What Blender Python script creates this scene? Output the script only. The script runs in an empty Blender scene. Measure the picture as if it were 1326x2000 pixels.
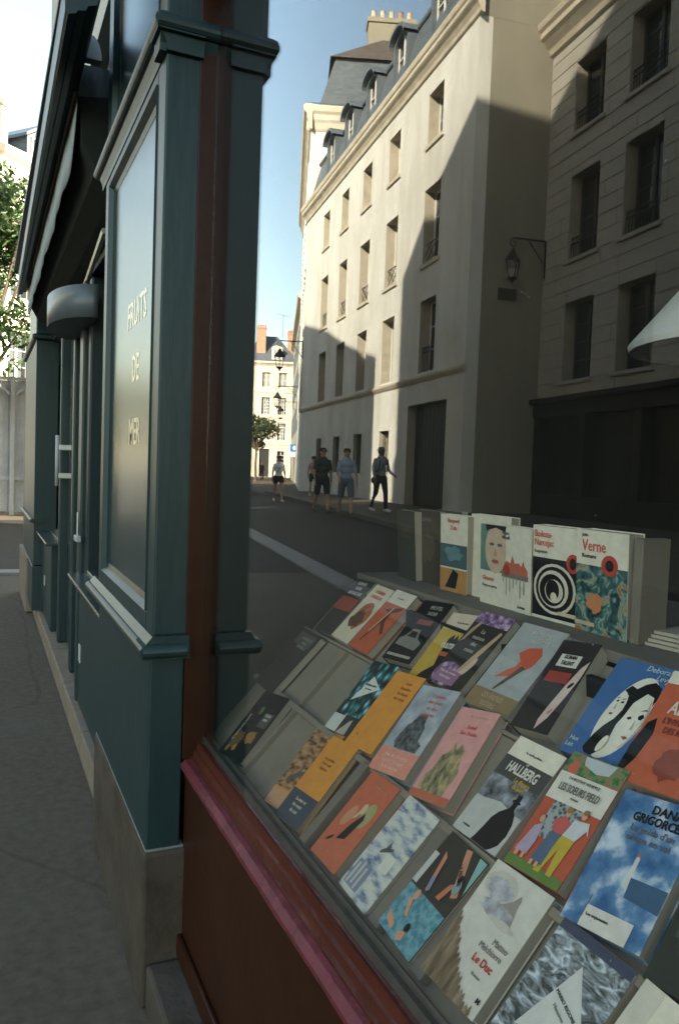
import bpy, bmesh, math, random
from mathutils import Vector, Matrix
random.seed(7)
R = math.radians
scene = bpy.context.scene
COL = scene.collection
# ------------------------------------------------------------------ camera
CAM_D, CAM_H = 0.464, 1.25
yaw, pitch, roll = R(24.2), R(-3.0), 0.036
fw = Vector((math.sin(yaw)*math.cos(pitch), math.cos(yaw)*math.cos(pitch), math.sin(pitch)))
rt = Vector((math.cos(yaw), -math.sin(yaw), 0))
up = rt.cross(fw)
up2 = up*math.cos(roll) - rt*math.sin(roll)
rt2 = rt*math.cos(roll) + up*math.sin(roll)
cam = bpy.data.cameras.new('camera')
cam.sensor_fit = 'VERTICAL'; cam.sensor_height = 36.0; cam.lens = 27.99
cam.clip_start = 0.02; cam.clip_end = 3000
cam_o = bpy.data.objects.new('camera', cam); COL.objects.link(cam_o)
m = Matrix((rt2, up2, -fw)).transposed().to_4x4()
m.translation = Vector((-CAM_D, 0, CAM_H))
cam_o.matrix_world = m
scene.camera = cam_o
# ------------------------------------------------------------------ sky, sun, exposure
SUN_TO = Vector((1.0, -0.7, 0.6)).normalized()       # direction towards the sun
elev = math.asin(SUN_TO.z); azim = math.atan2(SUN_TO.x, SUN_TO.y)
world = bpy.data.worlds.new('World'); scene.world = world; world.use_nodes = True
wn = world.node_tree; bg = wn.nodes['Background']
sky = wn.nodes.new('ShaderNodeTexSky'); sky.sky_type = 'NISHITA'; sky.sun_disc = False
sky.sun_elevation = elev; sky.sun_rotation = azim
sky.air_density = 1.2; sky.dust_density = 0.8; sky.ozone_density = 1.0
wn.links.new(sky.outputs[0], bg.inputs[0]); bg.inputs[1].default_value = 0.118
sl = bpy.data.lights.new('sun', 'SUN'); sl.energy = 4.3; sl.angle = R(0.53); sl.color = (1.0, 0.97, 0.92)
so = bpy.data.objects.new('sun', sl); COL.objects.link(so)
so.rotation_euler = (-SUN_TO).to_track_quat('-Z', 'Y').to_euler(); so.location = (20, -14, 40)
scene.view_settings.view_transform = 'Standard'; scene.view_settings.look = 'None'
scene.view_settings.exposure = 2.5; scene.view_settings.gamma = 1.0
scene.view_settings.use_curve_mapping = False
scene.view_settings.use_white_balance = True
scene.view_settings.white_balance_temperature = 7650; scene.view_settings.white_balance_tint = 3
scene.cycles.max_bounces = 8; scene.cycles.transparent_max_bounces = 16
scene.cycles.diffuse_bounces = 4; scene.cycles.glossy_bounces = 4
scene.cycles.caustics_reflective = False; scene.cycles.caustics_refractive = False
scene.cycles.use_denoising = True
scene.cycles.pixel_filter_type = 'BLACKMAN_HARRIS'; scene.cycles.filter_width = 1.5
scene.cycles.sample_clamp_indirect = 4.0

# ------------------------------------------------------------------ helpers
MATS = {}
def lin(c):
    return tuple((x/12.92 if x <= .04045 else ((x+.055)/1.055)**2.4) for x in c)
def srgb(r, g, b): return lin((r/255, g/255, b/255))
def nd(nt, t, **kw):
    n = nt.nodes.new(t)
    for k, v in kw.items(): setattr(n, k, v)
    return n
def pm(name, col, rough=.6, var=.12, scale=6, bump=0.0, bscale=60, metal=0.0, spec=.22, detail=5, dirt=None, dirt_amt=.0, stretch=None, dscale=2.0):
    """procedural principled material: noise colour variation, optional dirt patches and relief"""
    if name in MATS: return MATS[name]
    mt = bpy.data.materials.new(name); mt.use_nodes = True; nt = mt.node_tree
    b = nt.nodes['Principled BSDF']
    b.inputs['Roughness'].default_value = rough; b.inputs['Metallic'].default_value = metal
    b.inputs['Specular IOR Level'].default_value = spec
    tc = nd(nt, 'ShaderNodeTexCoord'); src = tc.outputs['Object']
    if stretch:
        mp = nd(nt, 'ShaderNodeMapping'); mp.inputs['Scale'].default_value = stretch
        nt.links.new(src, mp.inputs[0]); src = mp.outputs[0]
    n = nd(nt, 'ShaderNodeTexNoise'); n.inputs['Scale'].default_value = scale; n.inputs['Detail'].default_value = detail
    n.inputs['Roughness'].default_value = .6
    nt.links.new(src, n.inputs['Vector'])
    r = nd(nt, 'ShaderNodeValToRGB')
    lo = [max(0, c*(1-var)) for c in col]; hi = [min(1, c*(1+var)) for c in col]
    r.color_ramp.elements[0].color = (*lo, 1); r.color_ramp.elements[0].position = .3
    r.color_ramp.elements[1].color = (*hi, 1); r.color_ramp.elements[1].position = .7
    nt.links.new(n.outputs[0], r.inputs[0]); out = r.outputs[0]
    if dirt:
        n2 = nd(nt, 'ShaderNodeTexNoise'); n2.inputs['Scale'].default_value = dscale; n2.inputs['Detail'].default_value = 8
        n2.inputs['Roughness'].default_value = .7
        nt.links.new(src, n2.inputs['Vector'])
        r2 = nd(nt, 'ShaderNodeValToRGB'); r2.color_ramp.elements[0].position = .5-dirt_amt*.2; r2.color_ramp.elements[1].position = .78-dirt_amt*.2
        r2.color_ramp.elements[1].color = (dirt_amt,)*3 + (1,)
        nt.links.new(n2.outputs[0], r2.inputs[0])
        mx = nd(nt, 'ShaderNodeMix', data_type='RGBA'); nt.links.new(r2.outputs[0], mx.inputs[0])
        nt.links.new(out, mx.inputs[6]); mx.inputs[7].default_value = (*dirt, 1); out = mx.outputs[2]
    nt.links.new(out, b.inputs['Base Color'])
    if bump:
        n3 = nd(nt, 'ShaderNodeTexNoise'); n3.inputs['Scale'].default_value = bscale; n3.inputs['Detail'].default_value = 6
        nt.links.new(src, n3.inputs['Vector'])
        bp = nd(nt, 'ShaderNodeBump'); bp.inputs['Strength'].default_value = bump; bp.inputs['Distance'].default_value = .01
        nt.links.new(n3.outputs[0], bp.inputs['Height']); nt.links.new(bp.outputs[0], b.inputs['Normal'])
    MATS[name] = mt
    return mt

def glass_mat(name, ior=1.52, tint=(1, 1, 1), dust=0.0):
    """clear sheet glass: Fresnel mix of see-through and mirror, with faint dust specks"""
    if name in MATS: return MATS[name]
    mt = bpy.data.materials.new(name); mt.use_nodes = True; nt = mt.node_tree; nt.nodes.clear()
    out = nd(nt, 'ShaderNodeOutputMaterial'); mix = nd(nt, 'ShaderNodeMixShader')
    tr = nd(nt, 'ShaderNodeBsdfTransparent'); tr.inputs[0].default_value = (*tint, 1)
    gl = nd(nt, 'ShaderNodeBsdfGlossy'); gl.inputs['Roughness'].default_value = 0.0
    gl.inputs['Color'].default_value = (1, 1, 1, 1)
    geo = nd(nt, 'ShaderNodeNewGeometry')
    mr = nd(nt, 'ShaderNodeMapRange'); mr.inputs['To Min'].default_value = ior; mr.inputs['To Max'].default_value = 1/ior
    nt.links.new(geo.outputs['Backfacing'], mr.inputs['Value'])
    fr = nd(nt, 'ShaderNodeFresnel'); nt.links.new(mr.outputs[0], fr.inputs['IOR'])
    nt.links.new(fr.outputs[0], mix.inputs[0]); nt.links.new(tr.outputs[0], mix.inputs[1]); nt.links.new(gl.outputs[0], mix.inputs[2])
    last = mix.outputs[0]
    if dust:
        tc = nd(nt, 'ShaderNodeTexCoord')
        vo = nd(nt, 'ShaderNodeTexVoronoi'); vo.inputs['Scale'].default_value = 70; nt.links.new(tc.outputs['Object'], vo.inputs['Vector'])
        no = nd(nt, 'ShaderNodeTexNoise'); no.inputs['Scale'].default_value = 3.0; nt.links.new(tc.outputs['Object'], no.inputs['Vector'])
        lt = nd(nt, 'ShaderNodeMath', operation='LESS_THAN'); lt.inputs[1].default_value = .05
        nt.links.new(vo.outputs['Distance'], lt.inputs[0])
        sep = nd(nt, 'ShaderNodeSeparateColor'); nt.links.new(vo.outputs['Color'], sep.inputs[0])
        gt = nd(nt, 'ShaderNodeMath', operation='GREATER_THAN'); gt.inputs[1].default_value = .55; nt.links.new(sep.outputs[0], gt.inputs[0])
        gn = nd(nt, 'ShaderNodeMath', operation='GREATER_THAN'); gn.inputs[1].default_value = .5; nt.links.new(no.outputs[0], gn.inputs[0])
        m1 = nd(nt, 'ShaderNodeMath', operation='MULTIPLY'); nt.links.new(lt.outputs[0], m1.inputs[0]); nt.links.new(gt.outputs[0], m1.inputs[1])
        m2 = nd(nt, 'ShaderNodeMath', operation='MULTIPLY'); nt.links.new(m1.outputs[0], m2.inputs[0]); nt.links.new(gn.outputs[0], m2.inputs[1])
        m3 = nd(nt, 'ShaderNodeMath', operation='MULTIPLY_ADD'); nt.links.new(m2.outputs[0], m3.inputs[0]); m3.inputs[1].default_value = dust; m3.inputs[2].default_value = .0012
        df = nd(nt, 'ShaderNodeBsdfDiffuse'); df.inputs[0].default_value = (.6, .6, .58, 1)
        mx = nd(nt, 'ShaderNodeMixShader'); nt.links.new(m3.outputs[0], mx.inputs[0]); nt.links.new(last, mx.inputs[1]); nt.links.new(df.outputs[0], mx.inputs[2])
        last = mx.outputs[0]
    nt.links.new(last, out.inputs[0]); MATS[name] = mt
    return mt

def setp(o, label=None, cat=None, group=None, kind=None):
    if label: o['label'] = label
    if cat: o['category'] = cat
    if group: o['group'] = group
    if kind: o['kind'] = kind
    return o
def thing(name, label, cat, loc=(0, 0, 0), rz=0, group=None):
    o = bpy.data.objects.new(name, None); COL.objects.link(o)
    o.location = loc; o.rotation_euler = (0, 0, rz); o.empty_display_size = .1
    return setp(o, label, cat, group)

class MB:
    def __init__(s): s.v = []; s.f = []; s.mi = []
    def add(s, vs, fs, mi=0):
        n = len(s.v); s.v += [tuple(p) for p in vs]
        s.f += [tuple(i+n for i in f) for f in fs]; s.mi += [mi]*len(fs); return s
    def box(s, x0, x1, y0, y1, z0, z1, mi=0):
        v = [(x0,y0,z0),(x1,y0,z0),(x1,y1,z0),(x0,y1,z0),(x0,y0,z1),(x1,y0,z1),(x1,y1,z1),(x0,y1,z1)]
        return s.add(v, [(0,3,2,1),(4,5,6,7),(0,1,5,4),(1,2,6,5),(2,3,7,6),(3,0,4,7)], mi)
    def quad(s, a, b, c, d, mi=0): return s.add([a,b,c,d], [(0,1,2,3)], mi)
    def prism(s, prof, axis, a, b, mi=0):
        """extrude a closed 2-D profile along axis 0/1/2 from a to b"""
        n = len(prof)
        def mk(p, t):
            q = list(p); q.insert(axis, t); return tuple(q)
        vs = [mk(p, a) for p in prof] + [mk(p, b) for p in prof]
        fs = [(i, (i+1) % n, n+(i+1) % n, n+i) for i in range(n)] + [tuple(range(n-1, -1, -1)), tuple(range(n, 2*n))]
        return s.add(vs, fs, mi)
    def tube(s, path, rad, n=8, mi=0, cap=True):
        path = [Vector(p) for p in path]; k = len(path)
        if not isinstance(rad, (list, tuple)): rad = [rad]*k
        vs = []; fs = []
        for i, p in enumerate(path):
            d = (path[min(i+1, k-1)] - path[max(i-1, 0)]).normalized()
            ref = Vector((0, 0, 1)) if abs(d.z) < .9 else Vector((1, 0, 0))
            a = d.cross(ref).normalized(); b = d.cross(a)
            for j in range(n):
                t = 2*math.pi*j/n; vs.append(p + (a*math.cos(t) + b*math.sin(t))*rad[i])
        for i in range(k-1):
            for j in range(n): fs.append((i*n+j, i*n+(j+1) % n, (i+1)*n+(j+1) % n, (i+1)*n+j))
        if cap: fs += [tuple(range(n)), tuple(range((k-1)*n, k*n))]
        return s.add(vs, fs, mi)
    def lathe(s, prof, c, n=16, mi=0):
        vs = []; fs = []; k = len(prof)
        for r, z in prof:
            for j in range(n):
                t = 2*math.pi*j/n; vs.append((c[0]+r*math.cos(t), c[1]+r*math.sin(t), c[2]+z))
        for i in range(k-1):
            for j in range(n): fs.append((i*n+j, i*n+(j+1) % n, (i+1)*n+(j+1) % n, (i+1)*n+j))
        return s.add(vs, fs, mi)
    def ell(s, c, r, n=10, k=7, mi=0, rot=None):
        vs = []; fs = []
        for i in range(1, k):
            ph = math.pi*i/k
            for j in range(n):
                t = 2*math.pi*j/n
                p = Vector((r[0]*math.sin(ph)*math.cos(t), r[1]*math.sin(ph)*math.sin(t), r[2]*math.cos(ph)))
                if rot: p = rot @ p
                vs.append(p+Vector(c))
        top = Vector((0,0,r[2])); bot = Vector((0,0,-r[2]))
        if rot: top = rot @ top; bot = rot @ bot
        vs += [top+Vector(c), bot+Vector(c)]; a = len(vs)-2
        for i in range(k-2):
            for j in range(n): fs.append((i*n+j, (i+1)*n+j, (i+1)*n+(j+1) % n, i*n+(j+1) % n))
        for j in range(n):
            fs.append((a, j, (j+1) % n)); fs.append((a+1, (k-2)*n+(j+1) % n, (k-2)*n+j))
        return s.add(vs, fs, mi)
    def build(s, name, mat, parent=None, bevel=0, seg=2, smooth=False, world=False, fix=True):
        me = bpy.data.meshes.new(name)
        v = s.v
        if world and parent is not None:
            l = parent.location; v = [(p[0]-l[0], p[1]-l[1], p[2]-l[2]) for p in v]
        me.from_pydata(v, [], s.f)
        for q in (mat if isinstance(mat, (list, tuple)) else [mat]): me.materials.append(q)
        me.polygons.foreach_set('material_index', s.mi)
        if fix or bevel:
            bm = bmesh.new(); bm.from_mesh(me)
            bmesh.ops.recalc_face_normals(bm, faces=bm.faces)
            if bevel:
                es = [e for e in bm.edges if len(e.link_faces) == 2 and e.calc_face_angle(0) > .5]
                bmesh.ops.bevel(bm, geom=es, offset=bevel, segments=seg, affect='EDGES', profile=.5, clamp_overlap=True)
            bm.to_mesh(me); bm.free()
        if smooth:
            me.polygons.foreach_set('use_smooth', [True]*len(me.polygons))
        elif bevel:
            me.polygons.foreach_set('use_smooth', [False]*len(me.polygons))
        o = bpy.data.objects.new(name, me); COL.objects.link(o)
        if parent is not None: o.parent = parent
        return o
def bx(name, b, mat, parent=None, bevel=0, world=True, seg=2):
    return MB().box(*b).build(name, mat, parent, bevel=bevel, world=world, seg=seg)

def text_mesh(name, s, size, mat, parent, mat4, align='CENTER', sx=1.0, bold=0.0, shear=0.0, extrude=0.0003, space=1.0):
    cu = bpy.data.curves.new(name, 'FONT'); cu.body = s; cu.size = size; cu.align_x = align
    cu.resolution_u = 2; cu.extrude = extrude; cu.offset = bold*size; cu.shear = shear; cu.space_line = .85; cu.space_character = space
    o = bpy.data.objects.new(name, cu); COL.objects.link(o)
    dg = bpy.context.evaluated_depsgraph_get(); dg.update()
    me = bpy.data.meshes.new_from_object(o.evaluated_get(dg)); me.name = name
    bpy.data.objects.remove(o); bpy.data.curves.remove(cu)
    me.transform(Matrix.Diagonal((sx, 1, 1, 1)))
    me.materials.clear(); me.materials.append(mat)
    t = bpy.data.objects.new(name, me); COL.objects.link(t)
    t.parent = parent; t.matrix_local = mat4
    return t
# ------------------------------------------------------------------ materials
M_asph = pm('asphalt pavement', (.100, .078, .055), .85, .24, 26, .4, 420, dirt=(.125, .105, .083), dirt_amt=.4, dscale=1.7)
def add_cracks(mt, scale, width, dark):
    """thin meandering cracks and patch seams worn into the asphalt"""
    nt = mt.node_tree; b = nt.nodes['Principled BSDF']; lk = b.inputs['Base Color'].links[0]; src = lk.from_socket
    tc = nd(nt, 'ShaderNodeTexCoord'); no = nd(nt, 'ShaderNodeTexNoise'); no.inputs['Scale'].default_value = 2.2; no.inputs['Detail'].default_value = 6
    nt.links.new(tc.outputs['Object'], no.inputs['Vector'])
    mv = nd(nt, 'ShaderNodeMix', data_type='VECTOR'); mv.inputs[0].default_value = .12
    nt.links.new(tc.outputs['Object'], mv.inputs[4]); nt.links.new(no.outputs['Color'], mv.inputs[5])
    vo = nd(nt, 'ShaderNodeTexVoronoi', feature='DISTANCE_TO_EDGE'); vo.inputs['Scale'].default_value = scale; nt.links.new(mv.outputs[1], vo.inputs['Vector'])
    lt = nd(nt, 'ShaderNodeMath', operation='LESS_THAN'); lt.inputs[1].default_value = width; nt.links.new(vo.outputs['Distance'], lt.inputs[0])
    m2 = nd(nt, 'ShaderNodeMath', operation='MULTIPLY'); m2.inputs[1].default_value = .22; nt.links.new(lt.outputs[0], m2.inputs[0])
    mx = nd(nt, 'ShaderNodeMix', data_type='RGBA'); nt.links.new(m2.outputs[0], mx.inputs[0]); nt.links.new(src, mx.inputs[6]); mx.inputs[7].default_value = (*dark, 1)
    nt.links.new(mx.outputs[2], b.inputs['Base Color'])
add_cracks(M_asph, .45, .0035, (.02, .018, .015))
M_kerbd = pm('shadow-side granite', (.10, .095, .085), .8, .3, 9, .4, 60)  # darker copy of the kerb granite, its shadow side put into the colour
M_road = pm('road asphalt', (.027, .025, .021), .8, .3, 4, .5, 120)
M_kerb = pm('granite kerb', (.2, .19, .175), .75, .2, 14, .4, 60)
M_cream = pm('cream plaster', (.66, .645, .60), .85, .06, .5, .15, 8, dirt=(.42, .38, .32), dirt_amt=.62, dscale=.8, stretch=(1, 1, .3))
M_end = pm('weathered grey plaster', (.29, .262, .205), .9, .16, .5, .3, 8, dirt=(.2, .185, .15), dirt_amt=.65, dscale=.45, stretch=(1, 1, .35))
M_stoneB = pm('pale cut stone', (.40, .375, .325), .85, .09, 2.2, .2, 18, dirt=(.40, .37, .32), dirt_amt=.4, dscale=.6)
M_joint = pm('dark mortar', (.25, .23, .195), .95, .2, 6)
M_cornice = pm('cornice stone', (.55, .49, .395), .8, .14, 2, .2, 12, dirt=(.32, .27, .2), dirt_amt=.5, dscale=.8)
M_reveal = pm('shade-toned window reveal', (.40, .35, .275), .85, .14, 3, .2, 14)  # darker than the walls: shading of the jambs put into the colour
M_slate = pm('slate roof', (.10, .115, .13), .5, .25, 2.5, .3, 9, stretch=(1, 1, 3))
M_tile = pm('brown roof tiles', (.085, .07, .06), .8, .3, 4, .4, 12)
M_lead = pm('zinc and lead', (.13, .15, .165), .45, .15, 3, metal=.3)
M_frame = pm('white window paint', (.62, .60, .55), .5, .06, 5)
M_dkframe = pm('dark window frame', (.07, .065, .055), .5, .2, 5)
M_iron = pm('black wrought iron', (.02, .021, .022), .45, .2, 9, metal=.2)
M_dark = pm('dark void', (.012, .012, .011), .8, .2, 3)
M_brick = pm('pink chimney brick', (.42, .24, .17), .9, .2, 3, .4, 20)
M_pot = pm('terracotta pot', (.34, .2, .13), .85, .2, 5)
M_pot2 = pm('pale clay pot', (.5, .38, .27), .85, .2, 5)
M_pane = pm('window pane', (.02, .024, .03), .04, .2, .7, .04, 3, spec=.9)
M_curtain = pm('pane with pale curtain', (.30, .29, .27), .12, .15, 2, spec=.8)
M_door = pm('dark carriage door', (.035, .032, .03), .55, .25, 4, stretch=(6, 6, 1))
M_shopdark = pm('dark shopfront paint', (.012, .012, .011), .45, .25, 3)

# ------------------------------------------------------------------ ground
def sheet(name, pts, z, mat, kind='structure'):
    b = MB().add([(x, y, z) for x, y in pts], [tuple(range(len(pts)))])
    return setp(b.build(name, mat), kind=kind)
sheet('pavement', [(-1500, -1500), (1500, -1500), (1500, 1500), (-1500, 1500)], 0, M_asph)
def kx(y): return -(1.80 + .155*y)               # street-side edge of the near pavement
def fx(y): return -(4.80 + .198*y)               # kerb line of the far pavement
road_pts = [(kx(-30), -30), (kx(8.8), 8.8), (.0, 9.6), (30, 9.6), (30, 17.4), (-.6, 17.4), (kx(20), 18.5), (kx(110), 110), (fx(110), 110), (fx(-30), -30)]
sheet('road', road_pts, .004, M_road)
# far pavement, raised
fp = MB().prism([(fx(-30), -30), (fx(36.4), 36.4), (-12.6, 37.6), (-60, 37.6), (-60, -30)], 2, 0.001, .13)
setp(fp.build('far_pavement', M_asph), kind='structure')
ke = thing('far_kerb', 'granite kerb edging the far pavement under the cream facade', 'kerb', (fx(0), 0, 0))
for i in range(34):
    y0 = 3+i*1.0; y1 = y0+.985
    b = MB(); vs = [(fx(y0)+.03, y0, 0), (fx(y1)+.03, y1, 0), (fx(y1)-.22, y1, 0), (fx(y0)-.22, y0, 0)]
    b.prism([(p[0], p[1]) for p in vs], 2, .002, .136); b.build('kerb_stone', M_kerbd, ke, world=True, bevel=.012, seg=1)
kn = thing('near_kerb', 'pale strip of flush granite kerb stones along the near pavement', 'kerb', (kx(0), 0, 0))
for i in range(26):
    y0 = -2+i*.66; y1 = y0+.65
    b = MB(); b.prism([(kx(y0)+.02, y0), (kx(y1)+.02, y1), (kx(y1)-.30, y1), (kx(y0)-.30, y0)], 2, -.02, .03)
    b.build('kerb_stone', M_kerb, kn, world=True, bevel=.008, seg=1)
# kerb along the cross street, seen past the end of the shopfronts
kc = thing('cross_street_kerb', 'worn kerb stones where the pavement meets the cross street', 'kerb', (-1, 9.1, 0))
for i in range(4):
    x0 = -.95+i*.62
    MB().box(x0, x0+.61, 9.15, 9.42, -.05, .035).build('kerb_stone', M_kerb, kc, world=True, bevel=.01, seg=1)

# ------------------------------------------------------------------ facades
def rsub(rs, o):
    out = []
    for (a, b, c, d) in rs:
        A, B, Cc, Dd = o
        if B <= a or A >= b or Dd <= c or Cc >= d: out.append((a, b, c, d)); continue
        if A > a: out.append((a, A, c, d))
        if B < b: out.append((B, b, c, d))
        m0, m1 = max(a, A), min(b, B)
        if Cc > c: out.append((m0, m1, c, Cc))
        if Dd < d: out.append((m0, m1, Dd, d))
    return out
def wall_open(parent, name, mat, u0, u1, z0, z1, ops, depth, y=0):
    us = sorted({u0, u1, *[q for o in ops for q in o[:2]]}); zs = sorted({z0, z1, *[q for o in ops for q in o[2:4]]})
    us = [u for u in us if u0 <= u <= u1]; zs = [z for z in zs if z0 <= z <= z1]
    b = MB()
    for i in range(len(us)-1):
        for j in range(len(zs)-1):
            cu, cz = (us[i]+us[i+1])/2, (zs[j]+zs[j+1])/2
            if any(o[0] < cu < o[1] and o[2] < cz < o[3] for o in ops): continue
            b.quad((us[i], y, zs[j]), (us[i+1], y, zs[j]), (us[i+1], y, zs[j+1]), (us[i], y, zs[j+1]))
    for o in ops:
        a, c, d, e = o[:4]; Y = y+depth
        b.quad((a, y, d), (a, Y, d), (a, Y, e), (a, y, e), 1); b.quad((c, y, d), (c, y, e), (c, Y, e), (c, Y, d), 1)
        b.quad((a, y, e), (a, Y, e), (c, Y, e), (c, y, e), 1); b.quad((a, y, d), (c, y, d), (c, Y, d), (a, Y, d), 1)
    Y = y+depth
    b.quad((u0, y, z0), (u0, Y, z0), (u0, Y, z1), (u0, y, z1)); b.quad((u1, y, z0), (u1, y, z1), (u1, Y, z1), (u1, Y, z0))
    b.quad((u0, y, z1), (u0, Y, z1), (u1, Y, z1), (u1, y, z1))
    return b.build(name, [mat, M_reveal], parent, fix=False)
def window(parent, u0, u1, z0, z1, y, fmat, rows=3, pmat=None, casements=2, fw_=.07, bar=.03, arch=False):
    pmat = pmat or M_pane
    b = MB(); w = fw_
    b.box(u0, u0+w, y-.06, y, z0, z1); b.box(u1-w, u1, y-.06, y, z0, z1)
    b.box(u0+w, u1-w, y-.06, y, z1-w, z1); b.box(u0+w, u1-w, y-.06, y, z0, z0+w*1.3)
    iw = (u1-u0-2*w)/casements
    for c in range(1, casements):
        uc = u0+w+iw*c; b.box(uc-.055, uc+.055, y-.065, y-.005, z0+w*1.3, z1-w)
    zz = [z0+w*1.3+(z1-w-z0-w*1.3)*k/rows for k in range(rows+1)]
    for k in range(1, rows):
        for c in range(casements):
            a = u0+w+iw*c+(.055 if c else 0); e = u0+w+iw*(c+1)-(.055 if c < casements-1 else 0)
            b.box(a, e, y-.045, y-.01, zz[k]-bar/2, zz[k]+bar/2)
    o = b.build('window', fmat, parent)
    for c in range(casements):
        a = u0+w+iw*c+(.055 if c else 0); e = u0+w+iw*(c+1)-(.055 if c < casements-1 else 0)
        for k in range(rows):
            j = [random.uniform(-.006, .006) for _ in range(2)]
            za, zb = zz[k]+(bar/2 if k else 0), zz[k+1]-(bar/2 if k < rows-1 else 0)
            p = MB(); p.add([(a, y-.02+j[0], za), (e, y-.02+j[1], za), (e, y-.02-j[0], zb), (a, y-.02-j[1], zb),
                             (a, y-.012+j[0], za), (e, y-.012+j[1], za), (e, y-.012-j[0], zb), (a, y-.012-j[1], zb)],
                            [(0, 1, 2, 3), (7, 6, 5, 4), (0, 4, 5, 1), (1, 5, 6, 2), (2, 6, 7, 3), (3, 7, 4, 0)])
            p.build('pane', pmat, o, fix=False)
    return o
def cornice(parent, u0, u1, zb, prof, mat, name='cornice'):
    """prof: list of (outward, up) steps from the wall face"""
    pts = [(0.05, zb)] + [(-o, zb+h) for o, h in prof] + [(0.05, zb+prof[-1][1])]
    return MB().prism(pts, 0, u0, u1).build(name, mat, parent)
def railing_x(parent, u0, u1, z0, z1, y):
    """crossed-lozenge balconet"""
    b = MB()
    b.tube([(u0, y, z1), (u1, y, z1)], .018, 6); b.tube([(u0, y, z0+.08), (u1, y, z0+.08)], .014, 6)
    n = 3; h = (z1-z0-.08)
    for k in range(n):
        a = u0+(u1-u0)*k/n; c = u0+(u1-u0)*(k+1)/n; mid = z0+.08+h/2
        for (p, q) in (((a, y, z0+.08), (c, y, mid)), ((c, y, z0+.08), (a, y, mid)), ((a, y, mid), (c, y, z1)), ((c, y, mid), (a, y, z1))):
            b.tube([p, q], .012, 5)
    return b.build('railing', M_iron, parent)
def railing_bars(parent, u0, u1, z0, z1, y):
    b = MB()
    for z in (z0+.07, z1-.16, z1): b.tube([(u0, y, z), (u1, y, z)], .018, 6)
    n = 11
    for k in range(n+1):
        u = u0+(u1-u0)*k/n; b.tube([(u, y, z0+.07), (u, y, z1-.16)], .011, 5)
    for k in range(n):
        u = u0+(u1-u0)*(k+.5)/n; r = (u1-u0)/n*.42
        b.tube([(u+r*math.cos(t*math.pi/4), y, z1-.08+r*math.sin(t*math.pi/4)) for t in range(9)], .008, 4, cap=False)
    return b.build('railing', M_iron, parent)
# ------------------------------------------------------------------ cream building across the street (seen mirrored in the shop glass)
RZ = R(98)
A = thing('cream_building', 'long cream plaster building with slate mansard, dormers and deep windows across the street', 'building', (-12.40, 20.05, 0), RZ)
LA = 20.7
cols = [(2.37, 3.72), (6.28, 7.58), (9.56, 10.85), (12.78, 14.02), (15.95, 17.22)]
opsA = []
for u0, u1 in cols:
    opsA += [(u0, u1, 4.60, 6.99), (u0, u1, 8.18, 10.64), (u0+.06, u1-.06, 12.08, 13.74)]
gw = [(6.38, 7.5), (9.7, 10.85), (13.0, 14.07), (16.2, 17.2)]
for u0, u1 in gw: opsA.append((u0, u1, 1.15, 2.79))
opsA.append((1.22, 4.54, .13, 3.57))
opsA += [(18.6, 19.7, 4.6, 6.99)] if False else []
wall_open(A, 'wall', M_cream, 0, LA, 0, 14.45, opsA, .42)
MB().box(0, LA, .42, 9, 0, 14.45).build('end_wall', M_end, A)
for (u0, u1) in cols:
    for fl, (z0, z1, rows) in enumerate(((4.60, 6.99, 3), (8.18, 10.64, 3), (12.08, 13.74, 2))):
        d = .06 if fl == 2 else 0
        window(A, u0+d, u1-d, z0, z1, .42, M_frame, rows, random.choice([M_pane, M_pane, M_curtain]))
        if fl: bx('sill', (u0+d-.12, u1-d+.12, -.07, .3, z0-.11, z0+.012), M_cornice, A, world=False)
        if fl == 1: railing_x(A, u0, u1, z0+.02, z0+.72, .12)
        if fl == 0 and u0 < 3: railing_bars(A, u0, u1, z0+.02, z0+.85, .12)
        # raised plaster surround
        s = MB(); t = .16
        zt = z1+t if fl < 2 else z1+.1
        for q in ((u0+d-t, u0+d-.003, z0, zt), (u1-d+.003, u1-d+t, z0, zt), (u0+d-.003, u1-d+.003, z1+.003, zt)): s.box(q[0], q[1], -.014, .01, q[2], q[3])
        s.build('surround', M_cream, A)
for (u0, u1) in gw:
    window(A, u0, u1, 1.15, 2.79, .42, M_dkframe, 2)
    g = MB()
    for k in range(6): g.tube([(u0+(u1-u0)*(k+.5)/6, .14, 1.15), (u0+(u1-u0)*(k+.5)/6, .14, 2.79)], .014, 5)
    g.build('window_grille', M_iron, A)
    s = MB(); t = .2
    for q in ((u0-t, u0-.003, 1.0, 2.79+t), (u1+.003, u1+t, 1.0, 2.79+t), (u0-.003, u1+.003, 2.793, 2.79+t)): s.box(q[0], q[1], -.018, .01, q[2], q[3])
    s.build('surround', M_cream, A)
dr = MB().box(1.22, 4.54, .34, .42, .13, 3.57).build('door', M_door, A)
for i in range(10): MB().box(1.28+i*.325, 1.28+i*.325+.29, .30, .339, .25, 3.4).build('door_plank', M_door, dr)
cornice(A, -.02, LA+.1, 4.28, [(.02, 0), (.05, .03), (.10, .10), (.12, .13), (.12, .2), (.02, .23)], M_cornice, 'string_course')
cornice(A, -.22, LA+.1, 14.42, [(.03, 0), (.07, .03), (.10, .14), (.18, .26), (.28, .34), (.31, .38), (.31, .48), (.36, .53), (.39, .64), (.39, .69), (.24, .72)], M_cornice)
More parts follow.
